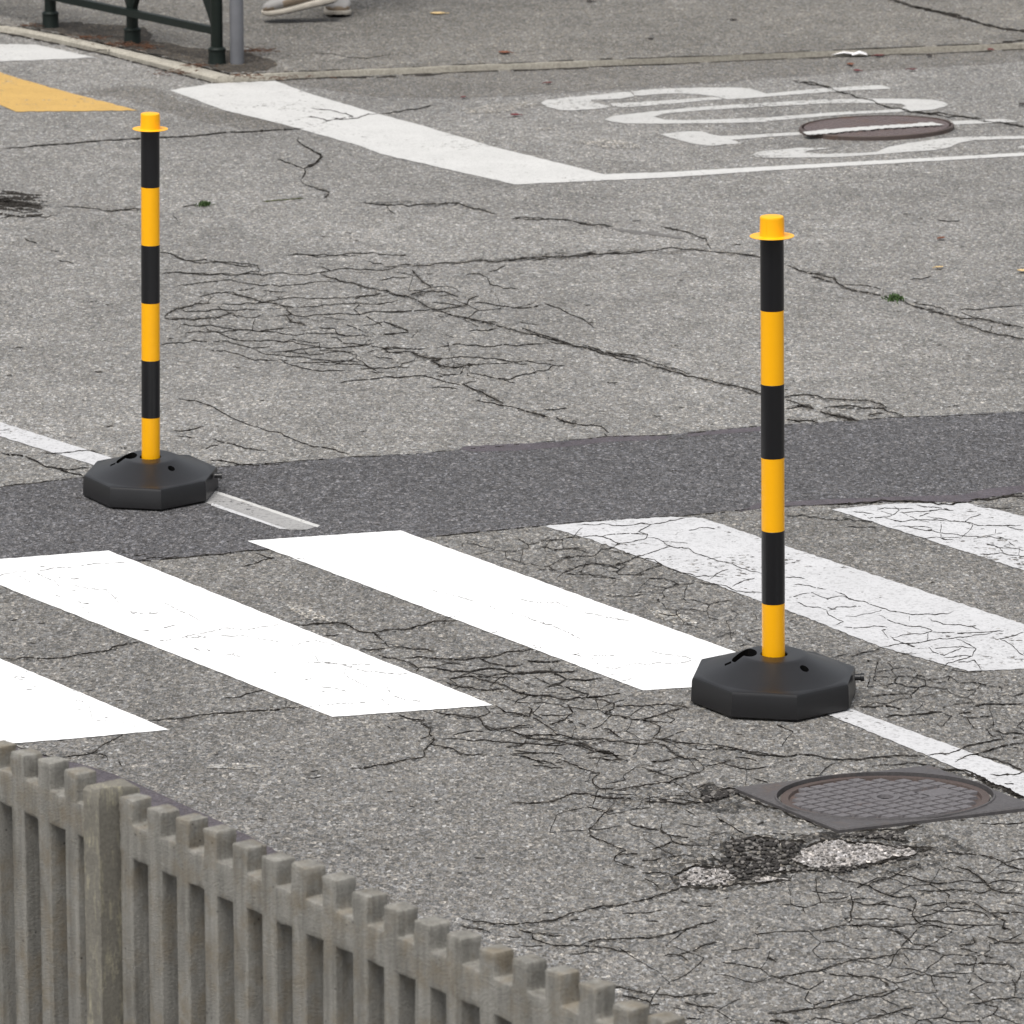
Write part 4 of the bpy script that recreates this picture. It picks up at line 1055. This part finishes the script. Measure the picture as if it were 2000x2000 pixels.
    def post(s0, s1):
        bm = bmesh.new()
        nz = 40
        d0, d1 = -.045, .028
        rows = []
        for k in range(nz + 1):
            z = (HT - .002) * k / nz
            ring = []
            cx = [(s0, d1), ((s0 + s1) / 2, d1), (s1, d1), (s1, (d0 + d1) / 2), (s1, d0), (s0, d0)]
            for i, (s, d_) in enumerate(cx):
                w = mnoise.noise(Vector((s * 30, d_ * 30, z * 30))) * .0012
                ring.append(bm.verts.new((s + w, sgn * (d_ + w), z)))
            rows.append(ring)
        for r0, r1 in zip(rows, rows[1:]):
            for i in range(6):
                bm.faces.new((r0[i], r0[(i + 1) % 6], r1[(i + 1) % 6], r1[i]))
        # crumbly top
        top = rows[-1]
        cen = [sum((v.co for v in top), Vector()) / 6]
        prev = top
        for sc, dz in ((.86, .006), (.6, .004), (.3, .007)):
            ring = []
            for v in top:
                q = cen[0] + (v.co - cen[0]) * sc
                ring.append(bm.verts.new((q.x, q.y, q.z + dz + random.uniform(-.004, .006))))
            for i in range(6):
                bm.faces.new((prev[i], prev[(i + 1) % 6], ring[(i + 1) % 6], ring[i]))
            prev = ring
        bm.faces.new(prev)
        bmesh.ops.recalc_face_normals(bm, faces=bm.faces)
        return obj('fence_post', bm, M['fence_post'], root, 40)
    g = pitch
    post(s0p, s1p)
    post(23.2 * g, 23.2 * g + .046)
fence()

# ------------------------------------------------------------------ manholes
def frame_vectors(c, r_x, top):
    pass

def manhole_square():
    left, bottom, top = G(1436, 1546), G(1638, 1628), G(1816, 1502)
    right = bottom + top - left
    c = (left + right) / 2
    e1 = (bottom - left) / 2; e2 = (top - left) / 2      # half sides
    root = thing('manhole_cover', 'square iron manhole frame with round gridded lid beside the pothole', 'manhole cover', (c.x, c.y, 0))
    Z0 = .0095
    def P(u, v, z):
        q = e1 * u + e2 * v
        return (q.x, q.y, z)
    r = .975
    n = 72
    bm = bmesh.new()
    def sq(t, k=1.0):
        cx, cy = math.cos(t), math.sin(t)
        m = max(abs(cx), abs(cy))
        return cx / m * k, cy / m * k
    ang = [2 * math.pi * k / n + math.pi / 4 for k in range(n)]
    rows = [[P(*sq(t), -.03) for t in ang], [P(*sq(t), Z0 - .003) for t in ang], [P(*sq(t, .985), Z0) for t in ang],
            [P(math.cos(t) * (r + .020), math.sin(t) * (r + .020), Z0) for t in ang], [P(math.cos(t) * (r + .014), math.sin(t) * (r + .014), Z0 + .003) for t in ang],
            [P(math.cos(t) * r, math.sin(t) * r, Z0 + .003) for t in ang], [P(math.cos(t) * (r - .004), math.sin(t) * (r - .004), -.03) for t in ang]]
    vr = [[bm.verts.new(p) for p in row] for row in rows]
    for a_, b_ in zip(vr, vr[1:]):
        for k in range(n):
            bm.faces.new((a_[k], a_[(k + 1) % n], b_[(k + 1) % n], b_[k]))
    obj('frame', bm, M['iron'], root, 30)
    # lid
    bm = bmesh.new()
    rl = r - .034
    rows = [[P(math.cos(t) * rl, math.sin(t) * rl, -.02) for t in ang], [P(math.cos(t) * rl, math.sin(t) * rl, Z0 - .003) for t in ang],
            [P(math.cos(t) * (rl - .07), math.sin(t) * (rl - .07), Z0 - .003) for t in ang], [P(math.cos(t) * (rl - .08), math.sin(t) * (rl - .08), Z0 - .009) for t in ang]]
    vr = [[bm.verts.new(p) for p in row] for row in rows]
    for i, (a_, b_) in enumerate(zip(vr, vr[1:])):
        for k in range(n):
            bm.faces.new((a_[k], a_[(k + 1) % n], b_[(k + 1) % n], b_[k])).material_index = 1
    bm.faces.new(vr[-1]).material_index = 1
    step = .150; hs = .064
    m = int(1 / step) + 1
    plate = (.38, .10, .18, .30)       # cu, cv, half sizes
    # grid turned so that bars run along the traffic and across it
    ca, sa = math.cos(R(12)), math.sin(R(12))
    for i in range(-m, m + 1):
        for j in range(-m, m + 1):
            u0, v0 = i * step, j * step
            u, v = u0 * ca - v0 * sa, u0 * sa + v0 * ca
            if math.hypot(u, v) > rl - .115 or math.hypot(u, v) < .06:
                continue
            if abs(u0 - .13) < .15 and abs(v0 - .50) < .19:
                continue
            cs = [(-hs, -hs), (hs, -hs), (hs, hs), (-hs, hs)]
            def W(a_, b_, z):
                a2, b2 = u0 + a_, v0 + b_
                return P(a2 * ca - b2 * sa, a2 * sa + b2 * ca, z)
            lo_ = [bm.verts.new(W(a_, b_, Z0 - .0095)) for a_, b_ in cs]
            hi_ = [bm.verts.new(W(a_ * .86, b_ * .86, Z0 - .003)) for a_, b_ in cs]
            for k in range(4):
                bm.faces.new((lo_[k], lo_[(k + 1) % 4], hi_[(k + 1) % 4], hi_[k]))
            bm.faces.new(hi_)
    # plain maker's panel
    cs = [(-.13, -.17), (.13, -.17), (.13, .17), (-.13, .17)]
    def W2(a_, b_, z):
        a2, b2 = .13 + a_, .50 + b_
        return P(a2 * ca - b2 * sa, a2 * sa + b2 * ca, z)
    lo_ = [bm.verts.new(W2(a_, b_, Z0 - .0095)) for a_, b_ in cs]; hi_ = [bm.verts.new(W2(a_ * .96, b_ * .97, Z0 - .003)) for a_, b_ in cs]
    for k in range(4):
        bm.faces.new((lo_[k], lo_[(k + 1) % 4], hi_[(k + 1) % 4], hi_[k]))
    bm.faces.new(hi_)
    bmesh.ops.recalc_face_normals(bm, faces=bm.faces)
    lid = obj('lid', bm, [M['iron_pad'], M['iron_rust']], root)
    # lifting eye
    bm = bmesh.new()
    ring = []
    for k in range(20):
        t = 2 * math.pi * k / 20
        ring.append((math.cos(t), math.sin(t)))
    vr = [[bm.verts.new((x * rr, y * rr, z)) for x, y in ring] for rr, z in ((.030, Z0 - .009), (.028, Z0 - .001), (.017, Z0 - .001), (.015, Z0 - .0085))]
    for a_, b_ in zip(vr, vr[1:]):
        for k in range(20):
            bm.faces.new((a_[k], a_[(k + 1) % 20], b_[(k + 1) % 20], b_[k]))
    f = bm.faces.new(vr[-1]); f.material_index = 1
    obj('lifting_eye', bm, [M['iron_pad'], M['hole']], lid)
manhole_square()

def manhole_round():
    c = G(1712, 254)
    ax = (G(1712 + 151.5, 250.5) - c)
    ay = (G(1712 - 4, 254 - 20.5) - c)
    root = thing('manhole_cover', 'round brown manhole cover crossed by the white letter stroke', 'manhole cover', (c.x, c.y, 0))
    n = 72
    def P(u, v, z):
        q = ax * u + ay * v
        return (q.x, q.y, z)
    bm = bmesh.new()
    ang = [2 * math.pi * k / n for k in range(n)]
    rows = [(1.0, -.02), (1.0, .013), (.985, .0155), (.965, .0155), (.955, -.01)]
    vr = [[bm.verts.new(P(math.cos(t) * r, math.sin(t) * r, z)) for t in ang] for r, z in rows]
    for a_, b_ in zip(vr, vr[1:]):
        for k in range(n):
            bm.faces.new((a_[k], a_[(k + 1) % n], b_[(k + 1) % n], b_[k]))
    obj('frame', bm, M['iron_rust'], root, 30)
    bm = bmesh.new()
    rows = [(.935, -.01), (.935, .0135), (.90, .0135), (.89, .012)]
    vr = [[bm.verts.new(P(math.cos(t) * r, math.sin(t) * r, z)) for t in ang] for r, z in rows]
    for a_, b_ in zip(vr, vr[1:]):
        for k in range(n):
            bm.faces.new((a_[k], a_[(k + 1) % n], b_[(k + 1) % n], b_[k]))
    bm.faces.new(vr[-1])
    for i in range(-7, 8):          # raised studs
        for j in range(-7, 8):
            u, v = i * .115 + (.0575 if j % 2 else 0), j * .115
            if math.hypot(u, v) < .84:
                lo_ = [bm.verts.new(P(u + a_ * .04, v + b_ * .04, .012)) for a_, b_ in ((-1, -1), (1, -1), (1, 1), (-1, 1))]
                hi_ = [bm.verts.new(P(u + a_ * .03, v + b_ * .03, .0145)) for a_, b_ in ((-1, -1), (1, -1), (1, 1), (-1, 1))]
                for k in range(4):
                    bm.faces.new((lo_[k], lo_[(k + 1) % 4], hi_[(k + 1) % 4], hi_[k]))
                bm.faces.new(hi_)
    bmesh.ops.recalc_face_normals(bm, faces=bm.faces)
    lid = obj('lid', bm, M['iron_brown'], root)
    bm = bmesh.new()
    pts = rough_edge(B((262, 456), (420, 437), (800, 410), (1100, 390), (1240, 380), (1330, 402), (1150, 410), (900, 425), (600, 450), (400, 470), (290, 474)), 1.6, 5)
    ground_poly(bm, pts, .0175)
    for v in bm.verts:
        v.co -= Vector((c.x, c.y, 0))
    obj('paint_stroke', bm, M['white_old'], lid)
manhole_round()

# ------------------------------------------------------------------ green railing and grey pole on the pavement
def railing():
    p1, p2, p3 = G(99, 53, ZP), G(259, 85, ZP), G(424, 124, ZP)
    ax = (p3 - p1).normalized()
    root = thing('green_railing', 'dark green metal railing with round posts at the pavement corner', 'railing', p2)
    p0 = p1 - (p2 - p1)
    spots = [p0, p1, p2, p3]
    for k, p in enumerate(spots):
        q = p - p2
        bm = bmesh.new()
        lathe(bm, [(.0325, 0), (.031, .004), (.0295, .046), (.0315, .048), (.0315, .053), (.026, .058), (.0215, .060), (.0215, 1.02), (.026, 1.03), (.022, 1.05), (.008, 1.06)], 28, (q.x, q.y, 0))
        obj('post', bm, M['green'], root, 35)
        # curved braces springing from the post
        for sgn in ((-1, 1) if k < 3 else (-1,)):
            if k == 0 and sgn < 0:
                continue
            bm = bmesh.new()
            arc = [(.014, .112), (.022, .135), (.036, .165), (.058, .20), (.09, .25), (.14, .31), (.21, .36), (.30, .39)]
            prevr = None
            for i, (s, z) in enumerate(arc):
                inner = (max(.012, s - .028 - .01 * i), z + .02 + .004 * i)
                w = .011
                nrm = Vector((-ax.y, ax.x, 0)) * w
                o_ = q + ax * sgn * s; i_ = q + ax * sgn * inner[0]
                ring = [bm.verts.new(v) for v in (o_ + nrm + Vector((0, 0, z)), o_ - nrm + Vector((0, 0, z)), i_ - nrm + Vector((0, 0, inner[1])), i_ + nrm + Vector((0, 0, inner[1])))]
                if prevr:
                    for a_ in range(4):
                        bm.faces.new((prevr[a_], prevr[(a_ + 1) % 4], ring[(a_ + 1) % 4], ring[a_]))
                else:
                    bm.faces.new(ring)
                prevr = ring
            bm.faces.new(list(reversed(prevr)))
            bmesh.ops.recalc_face_normals(bm, faces=bm.faces)
            obj('brace', bm, M['green'], root)
    for z, w in ((.118, .026), (.55, .03), (.98, .036)):
        bm = bmesh.new()
        a_, b_ = p0 - p2, p3 - p2
        mid = (a_ + b_) / 2 + Vector((0, 0, z))
        rot = Matrix.Rotation(math.atan2(ax.y, ax.x), 3, 'Z')
        box(bm, mid, ((b_ - a_).length, .022, w), rot=rot)
        obj('rail', bm, M['green'], root)
railing()

pp = G(463, 124, ZP)
bm = bmesh.new()
lathe(bm, [(.0245, 0), (.0245, 2.58), (.022, 2.6), (.005, 2.605)], 28)
o = obj('metal_pole', bm, M['grey_metal'], smooth=35)
o.location = pp
tag(o, 'plain grey round metal pole standing beside the green railing', 'pole')

# ------------------------------------------------------------------ person on the pavement (only the shoes are in the picture)
M['shoe'] = mat_plain('pale_sneaker', (.30, .29, .28), .7, .3, var=.2, scale=18, bump=.15)
M['shoe_trim'] = mat_plain('tan_suede', (.24, .19, .14), .85, .2, var=.25, scale=25)
M['sole'] = mat_plain('cream_sole', (.47, .43, .37), .7, .3, var=.15, scale=30, bump=.2)
M['sole_under'] = mat_plain('dark_outsole', (.02, .02, .02), .8, .2)
M['sock'] = mat_plain('sock', (.5, .5, .5), .9, .1)
M['jeans'] = mat_plain('dark_jeans', (.03, .035, .055), .9, .2, var=.25, scale=30)
M['jacket'] = mat_plain('grey_jacket', (.10, .10, .11), .9, .2, var=.2, scale=20)
M['skin'] = mat_plain('skin', (.50, .30, .22), .6, .4)
M['hair'] = mat_plain('dark_hair', (.03, .02, .015), .7, .3, var=.3, scale=60)

def shoe_section(x, hw, z0, z1, k, power=2.4, bottom_flat=True):
    pts = []
    for i in range(20):
        t = 2 * math.pi * i / 20
        cx, sy = math.cos(t), math.sin(t)
        px = hw * math.copysign(abs(cx) ** (2 / power), cx)
        pz = (z0 + z1) / 2 + (z1 - z0) / 2 * math.copysign(abs(sy) ** (2 / power), sy)
        pts.append((x, px, pz))
    return pts
def loft(bm, secs, mi=0):
    rows = [[bm.verts.new(p) for p in s] for s in secs]
    n = len(rows[0])
    for a_, b_ in zip(rows, rows[1:]):
        for k in range(n):
            bm.faces.new((a_[k], a_[(k + 1) % n], b_[(k + 1) % n], b_[k])).material_index = mi
    bm.faces.new(list(reversed(rows[0]))).material_index = mi; bm.faces.new(rows[-1]).material_index = mi
def make_shoe(parent):
    bm = bmesh.new()
    up_ = [(.002, .026, .020, .085), (.015, .036, .018, .098), (.05, .040, .018, .100), (.085, .041, .018, .098), (.12, .043, .018, .088), (.16, .047, .018, .076), (.20, .050, .018, .068), (.235, .048, .018, .060), (.260, .039, .019, .052), (.277, .022, .021, .042)]
    loft(bm, [shoe_section(x, w, z0, z1, 0) for x, w, z0, z1 in up_])
    bm.normal_update()
    for f in bm.faces:
        c = f.calc_center_median()
        if c.x < .06 and c.z < .075 or .10 < c.x < .20 and .030 < c.z < .058 or c.x > .235 and c.z < .040:
            f.material_index = 1
    u = obj('shoe', bm, [M['shoe'], M['shoe_trim']], parent, 60)
    bm = bmesh.new()
    so = [(-.004, .026, .010, .032), (.012, .038, .003, .034), (.05, .0415, .001, .033), (.11, .0425, .001, .029), (.16, .048, .001, .026), (.205, .051, .001, .025), (.245, .047, .002, .026), (.27, .034, .006, .027), (.284, .016, .013, .026)]
    loft(bm, [shoe_section(x, w, z0, z1, 0, 5) for x, w, z0, z1 in so])
    bm.normal_update()
    for f in bm.faces:
        if f.normal.z < -.5 or f.calc_center_median().z < .008:
            f.material_index = 1
    obj('sole', bm, [M['sole'], M['sole_under']], u, 50)
    bm = bmesh.new()
    for i in range(4):
        x = .105 + i * .022
        tube(bm, [(x, -.022, .088 - i * .006), (x + .004, 0, .0975 - i * .0072), (x, .022, .088 - i * .006)], .003, 8)
    obj('laces', bm, M['sole'], u)
    return u
foot2 = G(661, 34, ZP)
toe1 = G(512, 43, ZP)
hip0 = Vector((foot2.x - .02, foot2.y + .13, ZP))
person = thing('person', 'person walking in pale sneakers on the pavement behind the kerb', 'person', hip0)
s1 = make_shoe(person)
s1.rotation_euler = (0, R(11.5), R(183))      # heel lifted, toe to the left
toe_off = s1.rotation_euler.to_matrix() @ Vector((.284, 0, .012))
s1.location = Vector((toe1.x, toe1.y, ZP + .028)) - toe_off - hip0
s2 = make_shoe(person)
s2.rotation_euler = (0, 0, R(-86))            # toe to the viewer
toe_off2 = s2.rotation_euler.to_matrix() @ Vector((.27, 0, 0))
s2.location = Vector((foot2.x, foot2.y, ZP)) - toe_off2 - hip0
an1 = s1.location + s1.rotation_euler.to_matrix() @ Vector((.055, 0, .095))
an2 = s2.location + s2.rotation_euler.to_matrix() @ Vector((.055, 0, .095))
def body():
    V = []; E = []; RR = []
    def v(p, r, link=None):
        V.append(Vector(p)); RR.append(r)
        if link is not None:
            E.append((link, len(V) - 1))
        return len(V) - 1
    pel = v((0, 0, .96), (.15, .11))
    sp = v((-.01, 0, 1.14), (.135, .10), pel)
    ch = v((-.01, 0, 1.34), (.165, .115), sp)
    nk = v((-.01, 0, 1.49), (.06, .06), ch)
    hd0 = v((-.03, 0, 1.56), (.07, .075), nk)
    hd1 = v((-.035, 0, 1.66), (.082, .098), hd0)
    v((-.03, 0, 1.735), (.06, .07), hd1)
    for a_, sx in ((an1, -1), (an2, 1)):
        side = Vector((0, .09 * sx, 0))
        h = v(Vector((0, 0, .88)) + side, (.088, .09), pel)
        kn = (Vector((0, 0, .88)) + side + a_) / 2 + Vector((-.10 if sx < 0 else -.02, 0, .03))
        m1 = v((Vector((0, 0, .88)) + side + kn) / 2, (.078, .08), h)
        k_ = v(kn, (.060, .062), m1)
        m2 = v((kn * .6 + a_ * .4), (.056, .060), k_)
        v(a_ + Vector((0, 0, .03)), (.050, .050), m2)
        v(a_ + Vector((0, 0, -.02)), (.040, .040), len(V) - 1)
    for sx in (-1, 1):     # arms, hands in the jacket pockets
        sh = v((-.01, .19 * sx, 1.41), (.062, .062), ch)
        el = v((.10, .26 * sx, 1.14), (.047, .047), sh)
        wr = v((-.06, .19 * sx, .99), (.036, .036), el)
        v((-.10, .15 * sx, .95), (.036, .036), wr)
    me = bpy.data.meshes.new('body')
    me.from_pydata(V, E, [])
    o = bpy.data.objects.new('body', me); COL.objects.link(o)
    o.modifiers.new('skin', 'SKIN')
    for i, r in enumerate(RR):
        me.skin_vertices[0].data[i].radius = r
    me.skin_vertices[0].data[0].use_root = True
    sub = o.modifiers.new('sub', 'SUBSURF'); sub.levels = 2; sub.render_levels = 2
    dg = bpy.context.evaluated_depsgraph_get()
    m2 = bpy.data.meshes.new_from_object(o.evaluated_get(dg), depsgraph=dg)
    o.modifiers.clear(); o.data = m2
    for m_ in (M['jeans'], M['jacket'], M['skin']):
        m2.materials.append(m_)
    for p in m2.polygons:
        p.use_smooth = True
        z = p.center.z
        p.material_index = 2 if z > 1.5 else (1 if z > .93 or abs(p.center.y) > .22 else 0)
    o.parent = person
    bm = bmesh.new()
    bmesh.ops.create_uvsphere(bm, u_segments=20, v_segments=12, radius=.108)
    for vv in bm.verts:
        vv.co = Vector((vv.co.x * 1.08 - .015, vv.co.y * .92, vv.co.z * .85 + 1.705))
        if vv.co.x < -.08:
            vv.co.z = max(vv.co.z, 1.715)
    obj('hair', bm, M['hair'], person, 60)
body()

# ------------------------------------------------------------------ small litter on the ground
def leaf(px, size, mat, label, rot, z=.006, cat='leaf', name='fallen_leaf', group='fallen leaves on the ground', curl=.25):
    bm = bmesh.new()
    n = 8
    rows = []
    for i in range(n + 1):
        t = i / n
        w = math.sin(math.pi * min(1, t * 1.02)) ** .8 * .36 * (1 + .15 * math.sin(i * 2.3))
        if i in (0, n):
            w = .01
        x = (t - .5)
        cz = curl * (x * x * 1.2)
        rows.append([(x, -w, cz + abs(w) * curl), (x, 0, cz), (x, w, cz + abs(w) * curl * .7)])
    for th_ in (0, 1):
        pass
    vr = [[bm.verts.new(Vector(p) * size) for p in r] for r in rows]
    vb = [[bm.verts.new((Vector(p) * size) - Vector((0, 0, .0012))) for p in r] for r in rows]
    for a_, b_ in zip(vr, vr[1:]):
        for k in range(2):
            bm.faces.new((a_[k], a_[k + 1], b_[k + 1], b_[k]))
    for a_, b_ in zip(vb, vb[1:]):
        for k in range(2):
            bm.faces.new((b_[k], b_[k + 1], a_[k + 1], a_[k]))
    tube(bm, [Vector((-.5 * size, 0, curl * .3 * size)), Vector((-.72 * size, .03 * size, .02 * size))], .0012, 6)
    o = obj(name, bm, mat, smooth=60)
    o.location = G(*px, 0) + Vector((0, 0, z))
    o.rotation_euler = (0, 0, rot)
    tag(o, label, cat, group)
    return o
LP = ZP + .004
leaf((1071, 165), .032, M['leaf_red'], 'small dark red leaf in the gutter left of the painted letters', .5)
leaf((905, 193), .026, M['leaf_red'], 'tiny reddish leaf between the wide stop line and the gutter edge', 1.2)
leaf((1006, 228), .036, M['leaf_red'], 'dark red leaf on grey asphalt left of the letter O', 2.9)
leaf((985, 115), .050, M['leaf_brown'], 'long reddish brown leaf lying just behind the kerb on the pavement', 2.8, LP)
leaf((1178, 5), .042, M['leaf_brown'], 'brown leaf at the top edge of the photo on the pavement', .2, LP)
leaf((1152, 14), .036, M['leaf_dark'], 'blackish leaf on the pavement near the top edge, beside a brown leaf', 3.0, LP)
leaf((1271, 87), .030, M['leaf_dark'], 'small dark leaf alone behind the middle of the kerb', .4, LP)
leaf((1432, 50), .034, M['leaf_dark'], 'dark leaf alone in the middle of the right-hand pavement', .1, LP)
leaf((1717, 112), .042, M['leaf_red'], 'dark red leaf against the kerb right of the white paper scrap', .3)
leaf((1661, 129), .038, M['leaf_brown'], 'orange brown leaf in the gutter below the white paper scrap', 1.8)
leaf((1674, 141), .030, M['leaf_red'], 'small red leaf on the gutter edge below the orange brown leaf', 2.6)
leaf((1782, 139), .034, M['leaf_red'], 'red leaf on the gutter edge above the round manhole', .2)
leaf((1815, 112), .030, M['leaf_dark'], 'dark leaf against the kerb between two red leaves', 1.9)
leaf((1934, 100), .030, M['leaf_red'], 'dark red leaf at the right end of the kerb', 2.2)
leaf((1997, 207), .034, M['leaf_dark'], 'dark leaf at the right edge of the photo level with the lettering', 2.2)
leaf((1834, 526), .030, M['leaf_yellow'], 'pale yellow leaf on grey asphalt right of the nearer striped post', .5)
leaf((1998, 533), .036, M['leaf_yellow'], 'pale beige leaf at the right edge of the photo', 2.8)
leaf((1838, 469), .032, M['leaf_brown'], 'small red brown leaf above the pale yellow leaf', 1.0)
leaf((855, 37), .060, M['leaf_yellow'], 'long tan leaf on the pavement right of the sneakers', 3.0, LP, curl=.08)

bm = bmesh.new()
for q in range(2):
    w = .045 if q == 0 else .028
    vs = [(-w, -.012, .002), (0, -.018, .010), (w, -.010, .003), (w * .9, .014, .006), (0, .016, .014), (-w * .95, .012, .004)]
    off = Vector((q * .055, q * -.012, 0))
    hi_ = [bm.verts.new(Vector(v) + off) for v in vs]; lo_ = [bm.verts.new(Vector(v) + off - Vector((0, 0, .0015))) for v in vs]
    bm.faces.new((hi_[0], hi_[1], hi_[4], hi_[5])); bm.faces.new((hi_[1], hi_[2], hi_[3], hi_[4]))
    bm.faces.new((lo_[5], lo_[4], lo_[1], lo_[0])); bm.faces.new((lo_[4], lo_[3], lo_[2], lo_[1]))
    for k in range(6):
        bm.faces.new((lo_[k], lo_[(k + 1) % 6], hi_[(k + 1) % 6], hi_[k]))
o = obj('paper_scrap', bm, M['scrap'])
o.location = G(1648, 110, 0) + Vector((0, 0, .006))
tag(o, 'crumpled white paper scrap in the gutter by the kerb', 'litter')

def weed(px, w, h, n, label, mat=M['weed']):
    bm = bmesh.new()
    for i in range(n):
        x = random.gauss(0, w * .4); y = random.gauss(0, .02)
        hh = h * random.uniform(.45, 1.0) * (1 - min(.7, abs(x) / w * .6)); l = random.uniform(.2, .9) * hh
        a_ = random.uniform(0, 6.28); bw = random.uniform(.0015, .0035)
        dx, dy = math.cos(a_), math.sin(a_)
        p0, p1, p2 = Vector((x, y, 0)), Vector((x + dx * l * .35, y + dy * l * .35, hh * .65)), Vector((x + dx * l, y + dy * l, hh))
        sd = Vector((-dy, dx, 0)) * bw
        vs = [bm.verts.new(q) for q in (p0 - sd, p0 + sd, p1 + sd * .9, p1 - sd * .9, p2)]
        bm.faces.new((vs[0], vs[1], vs[2], vs[3])); bm.faces.new((vs[3], vs[2], vs[4]))
    o = obj('weed_tuft', bm, mat)
    o.location = G(*px, 0)
    tag(o, label, 'weed', 'weeds growing in asphalt cracks')
weed((398, 401), .026, .018, 110, 'green weed tuft in the crack right of the farther striped post')
weed((1746, 584), .034, .014, 160, 'green mossy weed in the long crack right of the nearer striped post')

bm = bmesh.new()
for cx, cy, sx, sy, n in ((175, 74, 34, 3, 40), (243, 87, 36, 4, 60), (283, 91, 26, 6, 50), (505, 99, 36, 4, 45), (470, 147, 34, 2, 26), (385, 128, 40, 4, 26), (340, 142, 50, 6, 30), (560, 152, 80, 2, 24), (60, 50, 30, 2, 20)):
    for i in range(n):
        x, y = random.gauss(cx, sx * .5), random.gauss(cy, sy * .5)
        p = G(x, y, ZP + .012 if y < 122 + (x - 362) * .26 or y < 140 else .010)
        a_ = random.uniform(0, 6.28); l = random.uniform(.012, .035)
        dv = Vector((math.cos(a_) * l, math.sin(a_) * l, random.uniform(-.002, .006)))
        tube(bm, [p, p + dv * .5 + Vector((0, 0, .002)), p + dv], .0011, 4)
o = obj('pine_needles', bm, M['needle'])
o['kind'] = 'stuff'; o['label'] = 'dry reddish brown needles under the green railing and along the kerb'

# loose stones in the pothole and broken asphalt crumbs
bm = bmesh.new()
def stone(p, s, mi):
    r = bmesh.ops.create_icosphere(bm, subdivisions=1, radius=s)
    sx, sy, sz = random.uniform(.7, 1.3), random.uniform(.7, 1.3), random.uniform(.45, .8)
    for v in r['verts']:
        v.co = Vector((v.co.x * sx, v.co.y * sy, v.co.z * sz)) * random.uniform(.85, 1.12) + p
    for v in r['verts']:
        for f in v.link_faces:
            f.material_index = mi
T = tile(1250, 1450, 2.576)
def scatter(poly, n, smin, smax, mis):
    xs = [p[0] for p in poly]; ys = [p[1] for p in poly]
    k = 0
    while k < n:
        x, y = random.uniform(min(xs), max(xs)), random.uniform(min(ys), max(ys))
        c = False
        for i in range(len(poly)):
            x1, y1 = poly[i]; x2, y2 = poly[i - 1]
            if (y1 > y) != (y2 > y) and x < (x2 - x1) * (y - y1) / (y2 - y1) + x1:
                c = not c
        if c:
            s = random.uniform(smin, smax)
            stone(G(x, y, .004), s, random.choice(mis)); k += 1
scatter(T2((200, 290), (360, 190), (530, 160), (1060, 215), (1100, 250), (800, 320), (450, 365), (260, 340)), 160, .002, .0045, [0, 0, 2])
scatter(T((190, 665), (280, 630), (420, 635), (480, 680), (420, 712), (210, 716)), 90, .002, .0045, [0, 0, 1, 2])
scatter(T((430, 500), (560, 478), (820, 510), (760, 600), (560, 700), (400, 640), (440, 575)), 260, .0025, .007, [1, 1, 1, 2])
scatter(T((310, 258), (480, 240), (490, 255), (330, 300)), 70, .003, .008, [1, 1, 2])
scatter(T((830, 480), (1330, 450), (1340, 495), (1000, 470)), 120, .002, .005, [1, 1, 2])
scatter(T((700, 640), (1280, 600), (1500, 545), (1000, 655)), 110, .002, .005, [1, 1, 2])
o = obj('loose_gravel', bm, [mat_plain('pale_stone', (.27, .255, .245), .9, .2, var=.35, scale=90), mat_plain('bitumen_crumb', (.035, .032, .030), .8, .3, var=.4, scale=90), mat_plain('grey_stone', (.16, .15, .14), .9, .2, var=.35, scale=90)], smooth=30)
o['kind'] = 'stuff'; o['label'] = 'loose pale stones and dark crumbs in the pothole'

# ------------------------------------------------------------------ light
SUN_EL, SUN_AZ = R(66), R(208)          # azimuth from +Y clockwise: behind the camera, to its left
world = bpy.data.worlds.new('World'); scene.world = world
world.use_nodes = True
wn = world.node_tree.nodes; wl = world.node_tree.links
bg = wn['Background']
sky = wn.new('ShaderNodeTexSky'); sky.sky_type = 'NISHITA'; sky.sun_disc = False
sky.sun_elevation = SUN_EL; sky.sun_rotation = SUN_AZ
sky.dust_density = 4.0; sky.air_density = 1.0
hs = wn.new('ShaderNodeHueSaturation'); hs.inputs['Saturation'].default_value = .22
wl.new(sky.outputs[0], hs.inputs['Color']); wl.new(hs.outputs[0], bg.inputs['Color'])
bg.inputs['Strength'].default_value = .13
sd = bpy.data.lights.new('sun', 'SUN'); sd.energy = 1.7; sd.angle = R(30); sd.color = (1, .965, .91)
so = bpy.data.objects.new('sun', sd); COL.objects.link(so)
dirv = Vector((math.sin(SUN_AZ) * math.cos(SUN_EL), math.cos(SUN_AZ) * math.cos(SUN_EL), math.sin(SUN_EL)))
so.rotation_euler = dirv.to_track_quat('Z', 'Y').to_euler()
so.location = dirv * 30

scene.view_settings.view_transform = 'Standard'
scene.view_settings.look = 'None'
scene.view_settings.exposure = 0.34
scene.view_settings.gamma = 1.0
